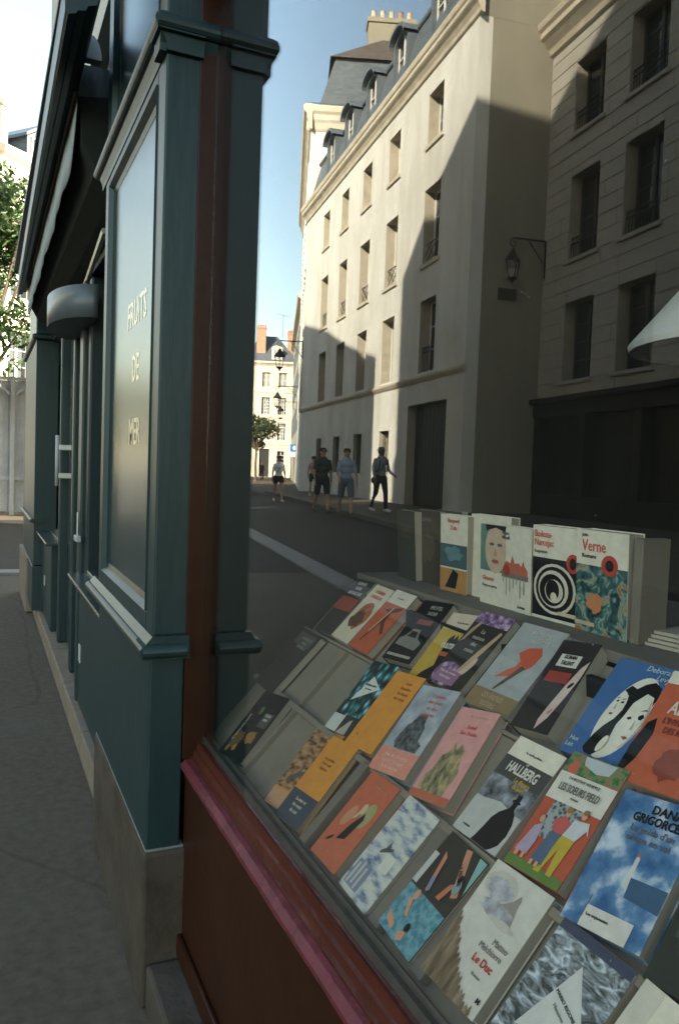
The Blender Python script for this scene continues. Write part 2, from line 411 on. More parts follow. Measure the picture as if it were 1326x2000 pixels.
# mansard
MB().prism([(-.22, 15.12), (-.02, 15.14), (.62, 17.45), (4.3, 19.1), (8.6, 17.45), (9.0, 15.5), (9.0, 14.4), (.05, 14.4)], 0, .25, LA-.02).build('roof', M_slate, A)
MB().tube([(.2, .60, 17.5), (LA-.1, .60, 17.5)], .11, 8).build('roof_ridge_roll', M_lead, A, smooth=True)
def dormer(parent, uc, w, zb, zt, y0, y1):
    r = w/2; n = 10
    def arch(rr, k=0): return [(uc+rr*math.cos(math.pi*i/n), zt-r*.55+rr*.55*math.sin(math.pi*i/n)) for i in range(n+1)]
    prof = [(uc-r, zb), (uc+r, zb)] + arch(r)
    b = MB(); n0 = len(prof)
    vs = [(p[0], y0, p[1]) for p in prof] + [(p[0], y1, p[1]) for p in prof]
    b.add(vs, [(i, (i+1) % n0, n0+(i+1) % n0, n0+i) for i in range(n0)] + [tuple(range(n0, 2*n0))])
    ri = r-.17; inner = [(uc-ri, zb+.12), (uc+ri, zb+.12)] + [(uc+ri*math.cos(math.pi*i/n), zt-r*.55-.06+ri*.55*math.sin(math.pi*i/n)) for i in range(n+1)]
    b.add([(p[0], y0, p[1]) for p in prof] + [(p[0], y0, p[1]) for p in inner], [(i, (i+1) % n0, n0+(i+1) % n0, n0+i) for i in range(n0)])
    b.add([(p[0], y0, p[1]) for p in inner] + [(p[0], y0+.22, p[1]) for p in inner], [(i, (i+1) % n0, n0+(i+1) % n0, n0+i) for i in range(n0)])
    d = b.build('dormer', M_lead, parent)
    h = MB(); out = arch(r+.1); inn = arch(r-.005)
    k = len(out)
    h.add([(p[0], y0-.22, p[1]+.06) for p in out] + [(p[0], y0-.22, p[1]) for p in inn] + [(p[0], y1, p[1]+.06) for p in out] + [(p[0], y1, p[1]) for p in inn],
          [(i, i+1, k+i+1, k+i) for i in range(k-1)] + [(i, i+1, 2*k+i+1, 2*k+i) for i in range(k-1)] + [(k+i, k+i+1, 3*k+i+1, 3*k+i) for i in range(k-1)])
    h.build('dormer_hood', M_lead, d)
    p = MB(); m_ = len(inner)
    p.add([(q[0], y0+.21, q[1]) for q in inner], [tuple(range(m_))]); p.build('pane', M_pane, d)
    f = MB(); f.box(uc-.04, uc+.04, y0+.15, y0+.2, zb+.12, zt-.12)
    for e in (-1, 1): f.box(uc+e*ri-.05*(e > 0), uc+e*ri+.05*(e < 0), y0+.15, y0+.2, zb+.12, zt-r*.5)
    for zz in (.35, .62): f.box(uc-ri, uc+ri, y0+.16, y0+.19, zb+(zt-zb)*zz, zb+(zt-zb)*zz+.04)
    f.build('dormer_sash', M_frame, d)
for uc in (3.6, 7.35, 10.75, 13.95, 17.05): dormer(A, uc, 1.55, 15.35, 17.75, .20, 2.2)
# gable chimney wall at the near end of the roof
MB().prism([(.06, 14.451), (.06, 15.25), (.66, 17.62), (4.3, 19.4), (8.62, 17.62), (8.99, 15.2), (8.99, 14.451)], 0, -.004, .24).build('gable_wall', M_end, A)

# ------------------------------------------------------------------ cut-stone building set back, nearer (in shade)
Bn = thing('stone_building', 'set-back building of pale cut stone in shade, dark shopfront below', 'building', (-12.40, 20.05, 0), RZ)
YB = 2.4
opsB = []
for u0, u1 in ((-2.72, -1.34), (-5.26, -3.83), (-7.8, -6.4)):
    opsB += [(u0, u1, 10.9, 12.87), (u0, u1, 7.4, 9.73), (u0, u1, 4.0, 6.2)]
wall_open(Bn, 'wall', M_joint, -13, -.02, 3.3, 13.7, opsB, .4, y=YB+.028)
random.seed(11)
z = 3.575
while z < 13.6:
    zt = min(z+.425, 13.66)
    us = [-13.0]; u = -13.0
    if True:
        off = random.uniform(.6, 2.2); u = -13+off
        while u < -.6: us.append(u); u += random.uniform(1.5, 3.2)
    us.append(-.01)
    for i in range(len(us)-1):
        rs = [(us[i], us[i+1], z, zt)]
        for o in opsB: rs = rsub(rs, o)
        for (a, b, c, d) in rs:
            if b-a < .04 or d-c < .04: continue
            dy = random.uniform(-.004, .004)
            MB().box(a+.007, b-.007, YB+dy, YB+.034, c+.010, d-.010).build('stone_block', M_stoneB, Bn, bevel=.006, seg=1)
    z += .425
for (u0, u1, z0, z1) in opsB:
    window(Bn, u0, u1, z0, z1, YB+.42, M_dkframe, 4, M_pane)
    bx('sill', (u0-.15, u1+.15, YB-.09, YB+.3, z0-.11, z0), M_stoneB, Bn, world=False, bevel=.02)
    if z0 > 4.5: railing_bars(Bn, u0, u1, z0+.02, z0+.62, YB+.1)
MB().box(-13, -.02, YB+.45, 11, 0, 13.7).build('core', M_end, Bn)
cornice_o = MB().prism([(YB+.05, 13.62)] + [(YB-o, 13.62+h) for o, h in [(.03, 0), (.1, .05), (.16, .2), (.34, .38), (.44, .46), (.44, .62), (.52, .7), (.56, .86), (.3, .95)]] + [(YB+.05, 14.57)], 0, -13.2, .1).build('cornice', M_cornice, Bn)
MB().prism([(YB+.1, 14.4), (YB+.7, 16.4), (YB+4.5, 17.6), (11, 14.4)], 0, -13, -1.2).build('roof', M_slate, Bn)
wall_open(Bn, 'attic_wall', M_cream, -13, -.02, 14.3, 16.9, [(-2.6, -1.5, 14.9, 16.3)], .3, y=YB+.5)
window(Bn, -2.6, -1.5, 14.9, 16.3, YB+.8, M_frame, 2)
# ground-floor dark shopfront
sf = MB(); sf.box(-13, -.03, YB-.12, YB+.4, 3.02, 3.42); sf.box(-13, -.03, YB-.28, YB+.4, 3.42, 3.56)
sf.box(-13, -.03, YB-.05, YB+.4, 0, .75)
for u in (-.25, -2.6, -5.0, -7.4, -9.8): sf.box(u-.16, u+.16, YB-.09, YB+.39, .75, 3.02)
sf.build('shopfront', M_shopdark, Bn)
for u in (-2.44, -4.84, -7.24, -9.64): MB().box(u, u+2.08, YB+.2, YB+.24, .75, 3.02).build('shop_pane', pm('dark shop pane', (.008, .008, .008), .15, .2, 2, spec=.3), Bn)
def lantern(parent_name, label, loc, rz, arm, s=1.0, drop=.55):
    """iron bracket lantern; local -Y points out of the wall"""
    L = thing(parent_name, label, 'street lamp', loc, rz, 'wall lanterns along the street')
    b = MB(); b.tube([(0, 0, 0), (0, 0, -1.15*s)], .03*s, 6); b.tube([(0, 0, 0), (0, -arm, 0)], .028*s, 6)
    b.tube([(0, 0, -.75*s), (0, -.55*arm, -.02)], .018*s, 6)
    sc = [(0, -arm-.0+.16*s*(1-t/14)*math.cos(t*.55+math.pi/2)*1.0, -.16*s+.16*s*(1-t/16)*math.sin(t*.55+math.pi/2)) for t in range(14)]
    b.tube(sc, .017*s, 5)
    b.build('bracket', M_iron, L)
    cy = -arm; zt = -drop*s
    h = MB(); h.tube([(0, cy, -.3*s), (0, cy, zt+.05)], .014*s, 6)
    h.lathe([(.03*s, .12*s), (.07*s, .06*s), (.10*s, .0), (.25*s, -.20*s), (.27*s, -.25*s), (.25*s, -.27*s)], (0, cy, zt), 4)
    h.build('lamp_cap', M_iron, L)
    f = MB()
    for k in range(4):
        t = math.pi/4*0+math.pi/2*k
        p = (.235*s*math.cos(t), cy+.235*s*math.sin(t), zt-.26*s); q = (.13*s*math.cos(t), cy+.13*s*math.sin(t), zt-.78*s)
        f.tube([p, q], .016*s, 5)
    f.lathe([(.15*s, -.76*s), (.16*s, -.80*s), (.06*s, -.86*s), (.02*s, -.95*s)], (0, cy, zt), 8)
    f.build('lamp_frame', M_iron, L)
    for k in range(4):
        t0 = math.pi/2*k; t1 = t0+math.pi/2
        P = lambda t, r, z_: (r*s*math.cos(t), cy+r*s*math.sin(t), zt+z_*s)
        MB().quad(P(t0, .225, -.27), P(t1, .225, -.27), P(t1, .125, -.77), P(t0, .125, -.77)).build('lamp_pane', glass_mat('lantern glass'), L)
    return L
def loc_on(parent_loc, u, y, z, rz=RZ):
    c, s_ = math.cos(rz), math.sin(rz)
    return (parent_loc[0]+u*c-y*s_, parent_loc[1]+u*s_+y*c, z)
PAL = (-12.40, 20.05, 0)
lantern('street_lamp', 'dark iron lantern on a scrolled bracket in the corner by the cut-stone wall', loc_on(PAL, -.15, YB-.03, 8.25), RZ, 1.05, .95, .45)
# plaque on the end wall
MB().box(-.03, -.004, .95, 1.55, 6.45, 6.8).build('street_plaque', pm('dark plaque', (.05, .045, .038), .6), A)

# ------------------------------------------------------------------ taller building beyond the cream one; the street bends here
far = Vector((-15.30, 40.55, 0))
phc = R(20.4)                    # street direction beyond the bend (from +y towards -x)
RZC = R(90)+phc
Cn = thing('tall_corner_building', 'tall cream building with bracketed cornice, slate mansard and chimney rising behind the long one', 'building', (far.x, far.y, 0), RZC)
LC = 20
opsC = []
for k in range(6):
    for z0 in (5, 8.6, 12.2, 15.6): opsC.append((1.5+k*3.1, 2.7+k*3.1, z0, z0+2.3))
wall_open(Cn, 'wall', M_cream, 0, LC, 0, 19.3, opsC, .35)
for o in opsC:
    window(Cn, o[0], o[1], o[2], o[3], .35, M_frame, 3)
    bx('shutter', (o[0]-.6, o[0]-.03, -.08, -.01, o[2], o[3]), M_frame, Cn, world=False); bx('shutter', (o[1]+.03, o[1]+.6, -.08, -.01, o[2], o[3]), M_frame, Cn, world=False)
MB().box(0, LC, .35, 10, 0, 19.3).build('end_wall', M_cream, Cn)
cornice(Cn, -.3, LC, 19.25, [(.03, 0), (.1, .1), (.15, .4), (.25, .55), (.25, .8), (.4, .95), (.45, 1.2), (.3, 1.3)], M_cornice)
cb = MB().prism([(.03+0, 19.25)] + [(-o, 19.25+h) for o, h in [(.03, 0), (.08, .1), (.12, .4), (.2, .55), (.2, .8), (.3, .95), (.32, 1.2), (.2, 1.3)]] + [(.03, 20.55)], 1, -.25, 10).build('end_cornice', M_cornice, Cn)
MB().prism([(.3, 20.4), (1.2, 23.2), (9.0, 23.2), (9.9, 20.4)], 0, .2, LC-.1).build('mansard', M_slate, Cn)
hp = MB(); hp.add([(-.0, .9, 23.2), (LC, .9, 23.2), (LC, 9.3, 23.2), (-.0, 9.3, 23.2), (2.6, 5.6, 26.2), (LC-3, 5.6, 26.2)], [(0, 1, 5, 4), (1, 2, 5), (2, 3, 4, 5), (3, 0, 4), (3, 2, 1, 0)])
hp.build('roof', M_tile, Cn)
ch = MB().box(1.6, 2.6, 3.0, 5.6, 22.5, 26.0).box(1.53, 2.67, 2.93, 5.67, 26.0, 26.25).build('chimney', M_end, Cn)
for k in range(5): MB().lathe([(.12, 0), (.15, .1), (.13, .55), (.16, .6), (.0, .6)], (2.1, 3.3+k*.5, 26.25), 8).build('chimney_pot', M_pot2 if k != 3 else M_pot, ch)
rl = MB(); rl.tube([(.05, -.2, 20.75), (.05, 9.5, 20.75)], .025, 5)
for k in range(10): rl.tube([(.05, -.1+k*1.0, 20.5), (.05, -.1+k*1.0, 20.78)], .02, 5)
rl.build('roof_rail', M_lead, Cn)

# next building further along the same side
E1 = far + Vector((-math.sin(phc), math.cos(phc), 0))*LC
En = thing('far_terrace_building', 'narrow shaded facade seen almost edge-on beyond the tall cream building', 'building', (E1.x-.1, E1.y+.05, 0), RZC+R(-.9))
opsE = []
for k in range(9):
    for z0 in (4.5, 8.0, 11.2): opsE.append((1.2+k*3, 2.3+k*3, z0, z0+2.1))
wall_open(En, 'wall', M_stoneB, 0, 29, 0, 14.6, opsE, .3)
for o in opsE:
    if o[0] < 16: window(En, o[0], o[1], o[2], o[3], .3, M_frame, 2)
    bx('shutter', (o[0]-.5, o[0]-.03, -.08, -.01, o[2], o[3]), M_lead, En, world=False)
MB().box(0, 29, .3, 9, 0, 14.6).build('core', M_stoneB, En)
cornice(En, 0, 29, 14.5, [(.1, .1), (.35, .3), (.4, .6)], M_cornice)
MB().prism([(.2, 15.1), (1.4, 17.6), (8, 17.6), (9, 15.1)], 0, 0, 29).build('roof', M_slate, En)
for i, (d_, z_) in enumerate(((1.2, 8.3), (13, 7.0), (26, 7.0))):
    p = far + Vector((-math.sin(phc), math.cos(phc), 0))*d_
    lantern('street_lamp', ['large dark lantern on a scrolled bracket at the end of the cream facade', 'middle one of the three lanterns hung in front of the sunlit far house', 'smallest and lowest lantern before the sunlit far house'][i],
            (p.x+.05, p.y, z_), RZC, [1.25, 1.5, 1.4][i], [1.15, 1.1, 1.1][i], .5)

# ------------------------------------------------------------------ sunlit house closing the street
Dn = thing('sunlit_far_house', 'sunlit pale stone house with small-paned windows closing the end of the street', 'building', (-37.7, 100, 0), R(20))
WD = 8.0
M_house = pm('sunlit pale stone', (.66, .57, .46), .85, .08, 1, .1, 6, dirt=(.5, .4, .3), dirt_amt=.3, dscale=.3)
opsD = []
for k in range(3):
    u = 1.4+k*2.2
    opsD += [(u, u+1.1, 11.9, 13.9), (u, u+1.1, 8.3, 10.6), (u, u+1.1, 4.9, 7.2)]
    if k != 1: opsD.append((u+.05, u+1.05, .9, 3.5))
opsD.append((3.5, 4.8, 0.02, 3.75))
wall_open(Dn, 'wall', M_house, 0, WD, 0, 15, opsD, .3)
for o in opsD:
    if o[2] > .5: window(Dn, o[0], o[1], o[2], o[3], .3, M_frame, 5 if o[2] < 11 else 2, M_curtain if o[2] > 11 else M_pane, fw_=.08, bar=.06, casements=4 if 4 < o[2] < 11 else 2)
    else: MB().box(o[0], o[1], .22, .3, o[2], o[3]).build('door', M_door, Dn)
MB().box(0, WD, .3, 9, 0, 15).build('core', M_house, Dn)
cornice(Dn, -.2, WD, 14.75, [(.05, 0), (.12, .12), (.3, .3), (.38, .36), (.38, .55), (.2, .6)], M_house)
for zz in (11.2, 7.8, 4.3): cornice(Dn, -.02, WD, zz, [(.02, 0), (.08, .04), (.08, .2), (.0, .22)], M_house, 'string_course')
rf = MB(); rf.add([(-.2, -.2, 15.3), (WD, -.2, 15.3), (WD, 9, 15.3), (-.2, 9, 15.3), (2.9, 3.6, 19.2), (WD-3, 3.6, 19.2)], [(0, 1, 5, 4), (1, 2, 5), (2, 3, 4, 5), (3, 0, 4), (3, 2, 1, 0)])
rf.build('roof', M_slate, Dn)
dd = MB(); dd.box(2.15, 3.55, .15, 2.6, 15.5, 17.1); dd.prism([(2.05, 17.1), (3.65, 17.1), (3.4, 17.35), (2.85, 17.5), (2.3, 17.35)], 1, .05, 2.9)
dd.build('dormer', M_house, Dn); window(Dn, 2.35, 3.35, 15.65, 17.0, .15, M_frame, 2, M_curtain)
for (a, b, y0, y1, zt) in ((-.5, .45, 1.0, 2.2, 18.9), (.5, 1.5, 1.6, 2.8, 19.3), (4.4, 5.6, 1.0, 2.2, 19.8)):
    c_ = MB().box(a, b, y0, y1, 15.3, zt).box(a-.06, b+.06, y0-.06, y1+.06, zt, zt+.18).build('chimney', M_brick, Dn)
    for k in range(4): MB().lathe([(.09, 0), (.12, .1), (.1, .4), (0, .4)], (a+.15+k*(b-a-.3)/3, (y0+y1)/2, zt+.18), 8).build('chimney_pot', M_pot, c_)
an = MB(); an.tube([(2.2, 3.6, 19), (2.2, 3.6, 22.4)], .035, 5); an.tube([(1.2, 3.6, 22.0), (3.4, 3.6, 22.3)], .02, 4)
for k in range(6): an.tube([(1.3+k*.4, 3.2, 22.02+k*.05), (1.3+k*.4, 4.0, 22.02+k*.05)], .015, 4)
an.build('antenna', M_lead, Dn)
# blue parking sign in front of the far house
sg = thing('street_sign', 'small blue and white street sign on a post before the far house', 'sign', (-24.6, 66.0, 0), R(20))
MB().tube([(0, 0, 0), (0, 0, 3.4)], .04, 6).build('post', M_lead, sg)
MB().box(-.35, .35, -.05, -.02, 2.75, 3.4).build('sign_panel', pm('blue sign', (.03, .16, .5), .4), sg)
MB().box(-.33, .33, -.05, -.02, 2.3, 2.7).build('sub_panel', pm('white sign', (.75, .75, .75), .4), sg)
MB().add([(.12*math.cos(t*.628), -.053, 3.08+.2*math.sin(t*.628)) for t in range(10)], [tuple(range(10))]).build('sign_mark', pm('white sign', (.75, .75, .75), .4), sg)
# ------------------------------------------------------------------ trees
def leaf_mat(name, col):
    if name in MATS: return MATS[name]
    mt = bpy.data.materials.new(name); mt.use_nodes = True; nt = mt.node_tree; nt.nodes.clear()
    out = nd(nt, 'ShaderNodeOutputMaterial'); a = nd(nt, 'ShaderNodeBsdfPrincipled'); t = nd(nt, 'ShaderNodeBsdfTranslucent'); mx = nd(nt, 'ShaderNodeMixShader')
    gi = nd(nt, 'ShaderNodeTexCoord'); n = nd(nt, 'ShaderNodeTexNoise'); n.inputs['Scale'].default_value = 2.3; n.inputs['Detail'].default_value = 4
    nt.links.new(gi.outputs['Object'], n.inputs['Vector'])
    r = nd(nt, 'ShaderNodeValToRGB'); r.color_ramp.elements[0].position = .35; r.color_ramp.elements[1].position = .65
    r.color_ramp.elements[0].color = (*[c*.65 for c in col], 1); r.color_ramp.elements[1].color = (*[c*1.4 for c in col], 1)
    nt.links.new(n.outputs[0], r.inputs[0]); nt.links.new(r.outputs[0], a.inputs['Base Color']); a.inputs['Roughness'].default_value = .5
    nt.links.new(r.outputs[0], t.inputs[0]); mx.inputs[0].default_value = .35
    nt.links.new(a.outputs[0], mx.inputs[1]); nt.links.new(t.outputs[0], mx.inputs[2]); nt.links.new(mx.outputs[0], out.inputs[0])
    MATS[name] = mt; return mt
M_bark = pm('bark', (.10, .08, .06), .9, .3, 6, .8, 20)
def tree(name, label, loc, h, clear, clumps, nleaf, leafs, seed, col=(.055, .10, .03), trunk_r=.14):
    rnd = random.Random(seed)
    T = thing(name, label, 'tree', loc)
    b = MB(); b.tube([(0, 0, 0), (.05, .02, clear*.5), (.0, .06, clear), (.08, .0, h*.75)], [trunk_r, trunk_r*.85, trunk_r*.7, trunk_r*.25], 8)
    lv = MB()
    for (cx, cy, cz, r) in clumps:
        b.tube([(0, .03, min(clear*rnd.uniform(.8, 1.1), cz)), (cx*.5, cy*.5, (clear+cz)/2), (cx, cy, cz)], [trunk_r*.4, trunk_r*.25, .012], 5)
        for k in range(5):
            d = Vector((rnd.gauss(0, 1), rnd.gauss(0, 1), rnd.gauss(0, .8))).normalized()*r*.95
            b.tube([(cx, cy, cz), (cx+d.x, cy+d.y, cz+d.z)], [.014, .004], 4)
        for k in range(nleaf):
            d = Vector((rnd.gauss(0, 1), rnd.gauss(0, 1), rnd.gauss(0, 1))).normalized()*r*rnd.random()**.45
            d.z *= .8
            # uneven sprays
            if math.sin(d.x*7+cx*5)+math.sin(d.y*6.3+cz)+math.sin(d.z*8+cy) < -.6 and rnd.random() < .85: continue
            c = Vector((cx, cy, cz))+d
            n = (d.normalized()*.6+Vector((rnd.gauss(0, 1), rnd.gauss(0, 1), rnd.gauss(.4, 1)))).normalized()
            a = n.cross(Vector((rnd.gauss(0, 1), rnd.gauss(0, 1), rnd.gauss(0, 1)))).normalized(); e = n.cross(a)
            s = leafs*rnd.uniform(.6, 1.3)
            lv.add([c-a*s, c-e*s*.42+a*s*.1+n*s*.1, c+a*s, c+e*s*.42+a*s*.1+n*s*.1], [(0, 1, 2), (0, 2, 3)])
    b.build('trunk', M_bark, T); lv.build('crown', leaf_mat('leaves '+name+str(seed), col), T, fix=False)
    return T
rr = random.Random(3)
cl = [(rr.uniform(-1.3, 1.1), rr.uniform(-.8, .9), rr.uniform(3.4, 7.0), rr.uniform(.5, .85)) for _ in range(22)]
tree('plane_tree', 'leafy green tree standing behind the shopfronts by the pale metal gate', (-.55, 17.6, 0), 7.6, 2.6, cl, 420, .085, 5, (.06, .11, .035))
cl = [(rr.uniform(-3.5, .2), rr.uniform(-1.2, 1.2), rr.uniform(3.2, 6.2), rr.uniform(.6, 1.1)) for _ in range(16)]
tree('street_tree', 'small leafy tree in front of the sunlit far house', (-21.3, 66.5, 0), 6.5, 2.8, [(-c[0]-1.2, c[1], c[2], c[3]) for c in cl], 260, .16, 9, (.06, .085, .03))

for i, (x, y, h) in enumerate(((-19.5, 78, 9.5), (-15.2, 71, 9), (-11.6, 74, 10), (-8.2, 66, 9.5))):
    cl = [(rr.uniform(-2.6, 2.6), rr.uniform(-1.6, 1.6), rr.uniform(3.0, h-1), rr.uniform(1.0, 1.6)) for _ in range(16)]
    tree('street_tree', ['leafy tree left of the sunlit far house', 'second leafy tree from the sunlit far house', 'tall leafy tree third from the sunlit far house', 'leafy tree farthest from the sunlit far house, by the near kerb'][i], (x, y, 0), h, 2.8, cl, 240, .3, 20+i, (.05, .075, .028), .2)
# ------------------------------------------------------------------ metal gate and pale house past the end of the shopfronts
M_gate = pm('grey painted sheet metal', (.55, .54, .54), .6, .1, 3, .1, 20, dirt=(.2, .18, .17), dirt_amt=.5, dscale=.9)
G0 = thing('metal_gate', 'tall pale grey sheet-metal gate with spikes and braces across the street', 'gate', (0, 18.95, 0))
gx = -2.4
for i in range(16):
    x0 = gx+i*.27
    MB().box(x0+.008, x0+.262, 18.99, 19.01, .08, 2.95).build('panel', M_gate, G0, world=True)
    MB().box(x0-.014, x0+.014, 18.965, 18.988, .08, 2.95).build('batten', M_gate, G0, world=True)
    MB().lathe([(.014, 0), (.014, .3), (0, .4)], (x0, 18.975, 3.03), 6).build('spike', M_gate, G0, world=True)
for z0 in (.78, 2.95): MB().box(gx-.05, gx+4.4, 18.93, 18.96, z0, z0+.08).build('rail', M_gate, G0, world=True)
for x0 in (-1.95, -.78, .13, 1.35): MB().box(x0-.045, x0+.045, 18.86, 18.925, 0, 3.03).build('post', M_gate, G0, world=True)
for x0 in (-.78, .13):
    for e in (-1, 1): MB().prism([(x0+e*.05, 2.6), (x0+e*.05, 2.68), (x0+e*.36, 2.94), (x0+e*.42, 2.94)], 1, 18.88, 18.92).build('brace', M_gate, G0, world=True)
Fh = thing('pale_corner_house', 'pale stone house with slate dormer roof behind the tree', 'building', (-4.3, 30.2, 0), R(40))
opsF = [(1.0+k*2.6, 2.1+k*2.6, z0, z0+2.1) for k in range(2, 4) for z0 in (4.2, 7.6)]
wall_open(Fh, 'wall', M_house, 4.0, 13, 0, 12.4, opsF, .3)
for o in opsF: window(Fh, o[0], o[1], o[2], o[3], .3, M_frame, 3)
MB().box(4.0, 13, .3, 8, 0, 12.4).build('core', M_house, Fh)
cornice(Fh, 4.0, 13, 11.3, [(.02, 0), (.08, .05), (.08, .25), (0, .3)], M_house, 'string_course')
cornice(Fh, 4.0, 13, 12.3, [(.05, 0), (.15, .15), (.3, .4), (.45, .5), (.5, .75), (.4, .85)], M_house)
MB().prism([(-.4, 13.1), (.2, 13.15), (2.2, 14.5), (4.2, 15.6), (8, 13.1)], 0, 4.0, 13).build('roof', M_slate, Fh)
dm = MB(); dm.prism([(7.2, 13.2), (8.8, 13.2), (8.8, 14.2), (8.0, 14.7), (7.2, 14.2)], 1, .3, 3.4)
dm.build('dormer', M_slate, Fh); dmr = MB(); dmr.prism([(7.0, 14.1), (8.0, 14.78), (9.0, 14.1), (9.0, 14.22), (8.0, 14.92), (7.0, 14.22)], 1, .1, 3.6); dmr.build('dormer_roof', M_lead, Fh)
window(Fh, 7.4, 8.6, 13.3, 14.2, .3, M_frame, 2)
chm = MB().box(5.1, 5.72, -.3, .4, 12.9, 14.55).box(5.02, 5.8, -.38, .48, 14.55, 14.75).build('chimney', M_house, Fh)

# ------------------------------------------------------------------ blocks on the shop side that shade the street
M_upper = pm('pale upper wall plaster', (.62, .58, .5), .85, .08, .8, .15, 9)
S = thing('bookshop_building', 'pale plaster building above the two shopfronts', 'building', (0, 7.9, 0))
up_ops = []
u_w = MB()
u_w.box(.06, 12.4, -22, 7.9, 3.35, 17.0); u_w.build('upper_wall', M_upper, S, world=True)
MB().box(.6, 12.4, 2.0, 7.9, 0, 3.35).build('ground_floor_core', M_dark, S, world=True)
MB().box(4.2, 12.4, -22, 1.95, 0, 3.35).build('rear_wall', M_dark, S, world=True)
MB().box(.02, 4.2, -22, -4.0, 0, 3.35).build('side_wall', M_upper, S, world=True)
prof = [(-22, 17.0), (7.7, 17.0), (7.7, 23.5), (4.4, 25.35), (2.25, 26.65), (.3, 27.7), (-2.4, 29.6), (-9, 33.5), (-22, 33.5)]
rb = MB(); rb.prism(prof, 0, 9.0, 12.4); rb.build('rear_gable_wall', M_upper, S, world=True)
MB().prism([(.2, 17.0), (1.6, 20.0), (9.0, 21.0), (9.0, 17.0)], 1, -22, 7.6).build('roof', M_slate, S, world=True)
# stone ledge just over the shop cornice
MB().box(-.296, -.20, 2.28, 2.62, 2.625, 2.72).build('stone_ledge', M_kerb, S, world=True, bevel=.015)
MB().box(-.06, .06, -6, 7.9, 2.95, 3.36).build('lintel_wall', M_upper, S, world=True)
for k in range(4):
    yc = -6.5+k*3.6
    for z0 in (4.4, 7.8, 11.2):
        w_ = MB().box(.03, .059, yc-.6, yc+.6, z0, z0+2.1).build('window', M_frame, S, world=True)
        MB().box(.02, .028, yc-.5, yc-.03, z0+.1, z0+2.0).build('pane', M_pane, w_); w_.children[0].location = (0, -7.9, 0)
        MB().box(.02, .028, yc+.03, yc+.5, z0+.1, z0+2.0).build('pane', M_pane, w_); w_.children[1].location = (0, -7.9, 0)
Gn = thing('yard_building', 'plaster building standing back beyond the cross street', 'building', (3.4, 17.3, 0))
MB().prism([(17.25, 0), (17.25, 15.2), (20.5, 16.4), (24, 18.0), (28, 19.4), (30, 19.9), (30, 0)], 0, 2.2, 5.0).build('wall', M_upper, Gn, world=True)
for k in range(4):
    for z0 in (3, 6.4, 9.8): MB().box(2.15, 2.19, 18.4+k*2.9, 19.5+k*2.9, z0, z0+2).build('window', M_pane, Gn, world=True)
# ------------------------------------------------------------------ teal seafood shopfront
def paint(name, col, rough, var=.10, chip=None):
    return pm(name, col, rough, var, 14, .10, 55, dirt=chip, dirt_amt=.6 if chip else 0, dscale=16, stretch=(1, 1, .16), spec=.42)
M_teal = paint('teal paint', (.0105, .030, .031), .42, .12, (.022, .042, .041))
M_tealp = pm('teal panel paint', (.020, .039, .038), .27, .12, 4, .03, 14, spec=.85)
M_teald = paint('dark teal paint', (.008, .020, .023), .42, .2)
M_plinth = pm('brown plinth stone', (.058, .041, .028), .85, .3, 9, .4, 40, dirt=(.09, .075, .06), dirt_amt=.6, dscale=3)
M_beige = pm('beige threshold stone', (.21, .16, .118), .8, .18, 12, .3, 60)
M_cloth = pm('grey awning cloth', (.40, .43, .44), .85, .06, 20, .1, 200)
M_awn = pm('dark awning cloth', (.022, .025, .022), .9, .15, 12)
M_steel = pm('brushed steel', (.55, .56, .56), .35, .06, 30, metal=.9)
M_whitep = pm('white metal', (.42, .42, .40), .4, .05, 10)
M_letter = pm('gilded sign lettering', (.85, .76, .58), .38, .12, 60, metal=.75)
M_shopglass = glass_mat('shop glass', dust=.35)
SF = thing('seafood_shopfront', 'teal painted shopfront with panelled pilaster lettered FRUITS DE MER', 'shopfront', (0, 5.0, 0))
def sfb(name, b, mat=None, bevel=.004, parent=None, seg=2):
    if parent is None: return bx(name, b, mat or M_teal, SF, bevel=bevel, seg=seg)
    o = MB().box(*b).build(name, mat or M_teal, parent, bevel=bevel, seg=seg)   # child of a part: offset by the thing's base
    o.location = (-SF.location.x, -SF.location.y, -SF.location.z); return o
Y0 = 1.786
def pilaster(ya, yb, za, zb, pa, pb, qa, qb, x=-.11):
    """carcass with a sunk panel (panel ya..yb / za..zb) and moulding round it"""
    sfb('pilaster_stile', (x, .0, pa, ya, qa, qb)); sfb('pilaster_stile', (x, .0, yb, pb, qa, qb))
    sfb('pilaster_rail', (x, .0, ya, yb, qa, za)); sfb('pilaster_rail', (x, .0, ya, yb, zb, qb))
    p = sfb('panel', (x+.016, .0, ya+.001, yb-.001, za+.001, zb-.001), M_tealp, 0)
    t = .026
    for nm, q in (('v', (ya, ya+t, za, zb)), ('v', (yb-t, yb, za, zb))):
        MB().prism([(x-.004, q[0]), (x+.010, q[0]+t*.45), (x+.015, q[1]), (x+.02, q[1]), (x+.02, q[0])] if q[0] == ya else [(x-.004, q[1]), (x+.010, q[1]-t*.45), (x+.015, q[0]), (x+.02, q[0]), (x+.02, q[1])], 2, q[2], q[3]).build('panel_moulding', M_teal, SF, world=True)
    for z0, z1, d in ((za, za+t, 1), (zb-t, zb, -1)):
        zo, zi = (z0, z1) if d == 1 else (z1, z0)
        prof = [(x-.004, zo), (x+.010, zo+d*t*.45), (x+.015, zi), (x+.02, zi), (x+.02, zo)]
        MB().prism(prof, 1, ya+.002, yb-.002).build('panel_moulding', M_teal, SF, world=True)
    return p
pilaster(1.872, 2.62, .905, 2.108, Y0, 2.71, .862, 2.142)
pilaster(1.872, 2.585, 2.262, 3.0-.08, Y0+.002, 2.70, 2.222, 2.95)
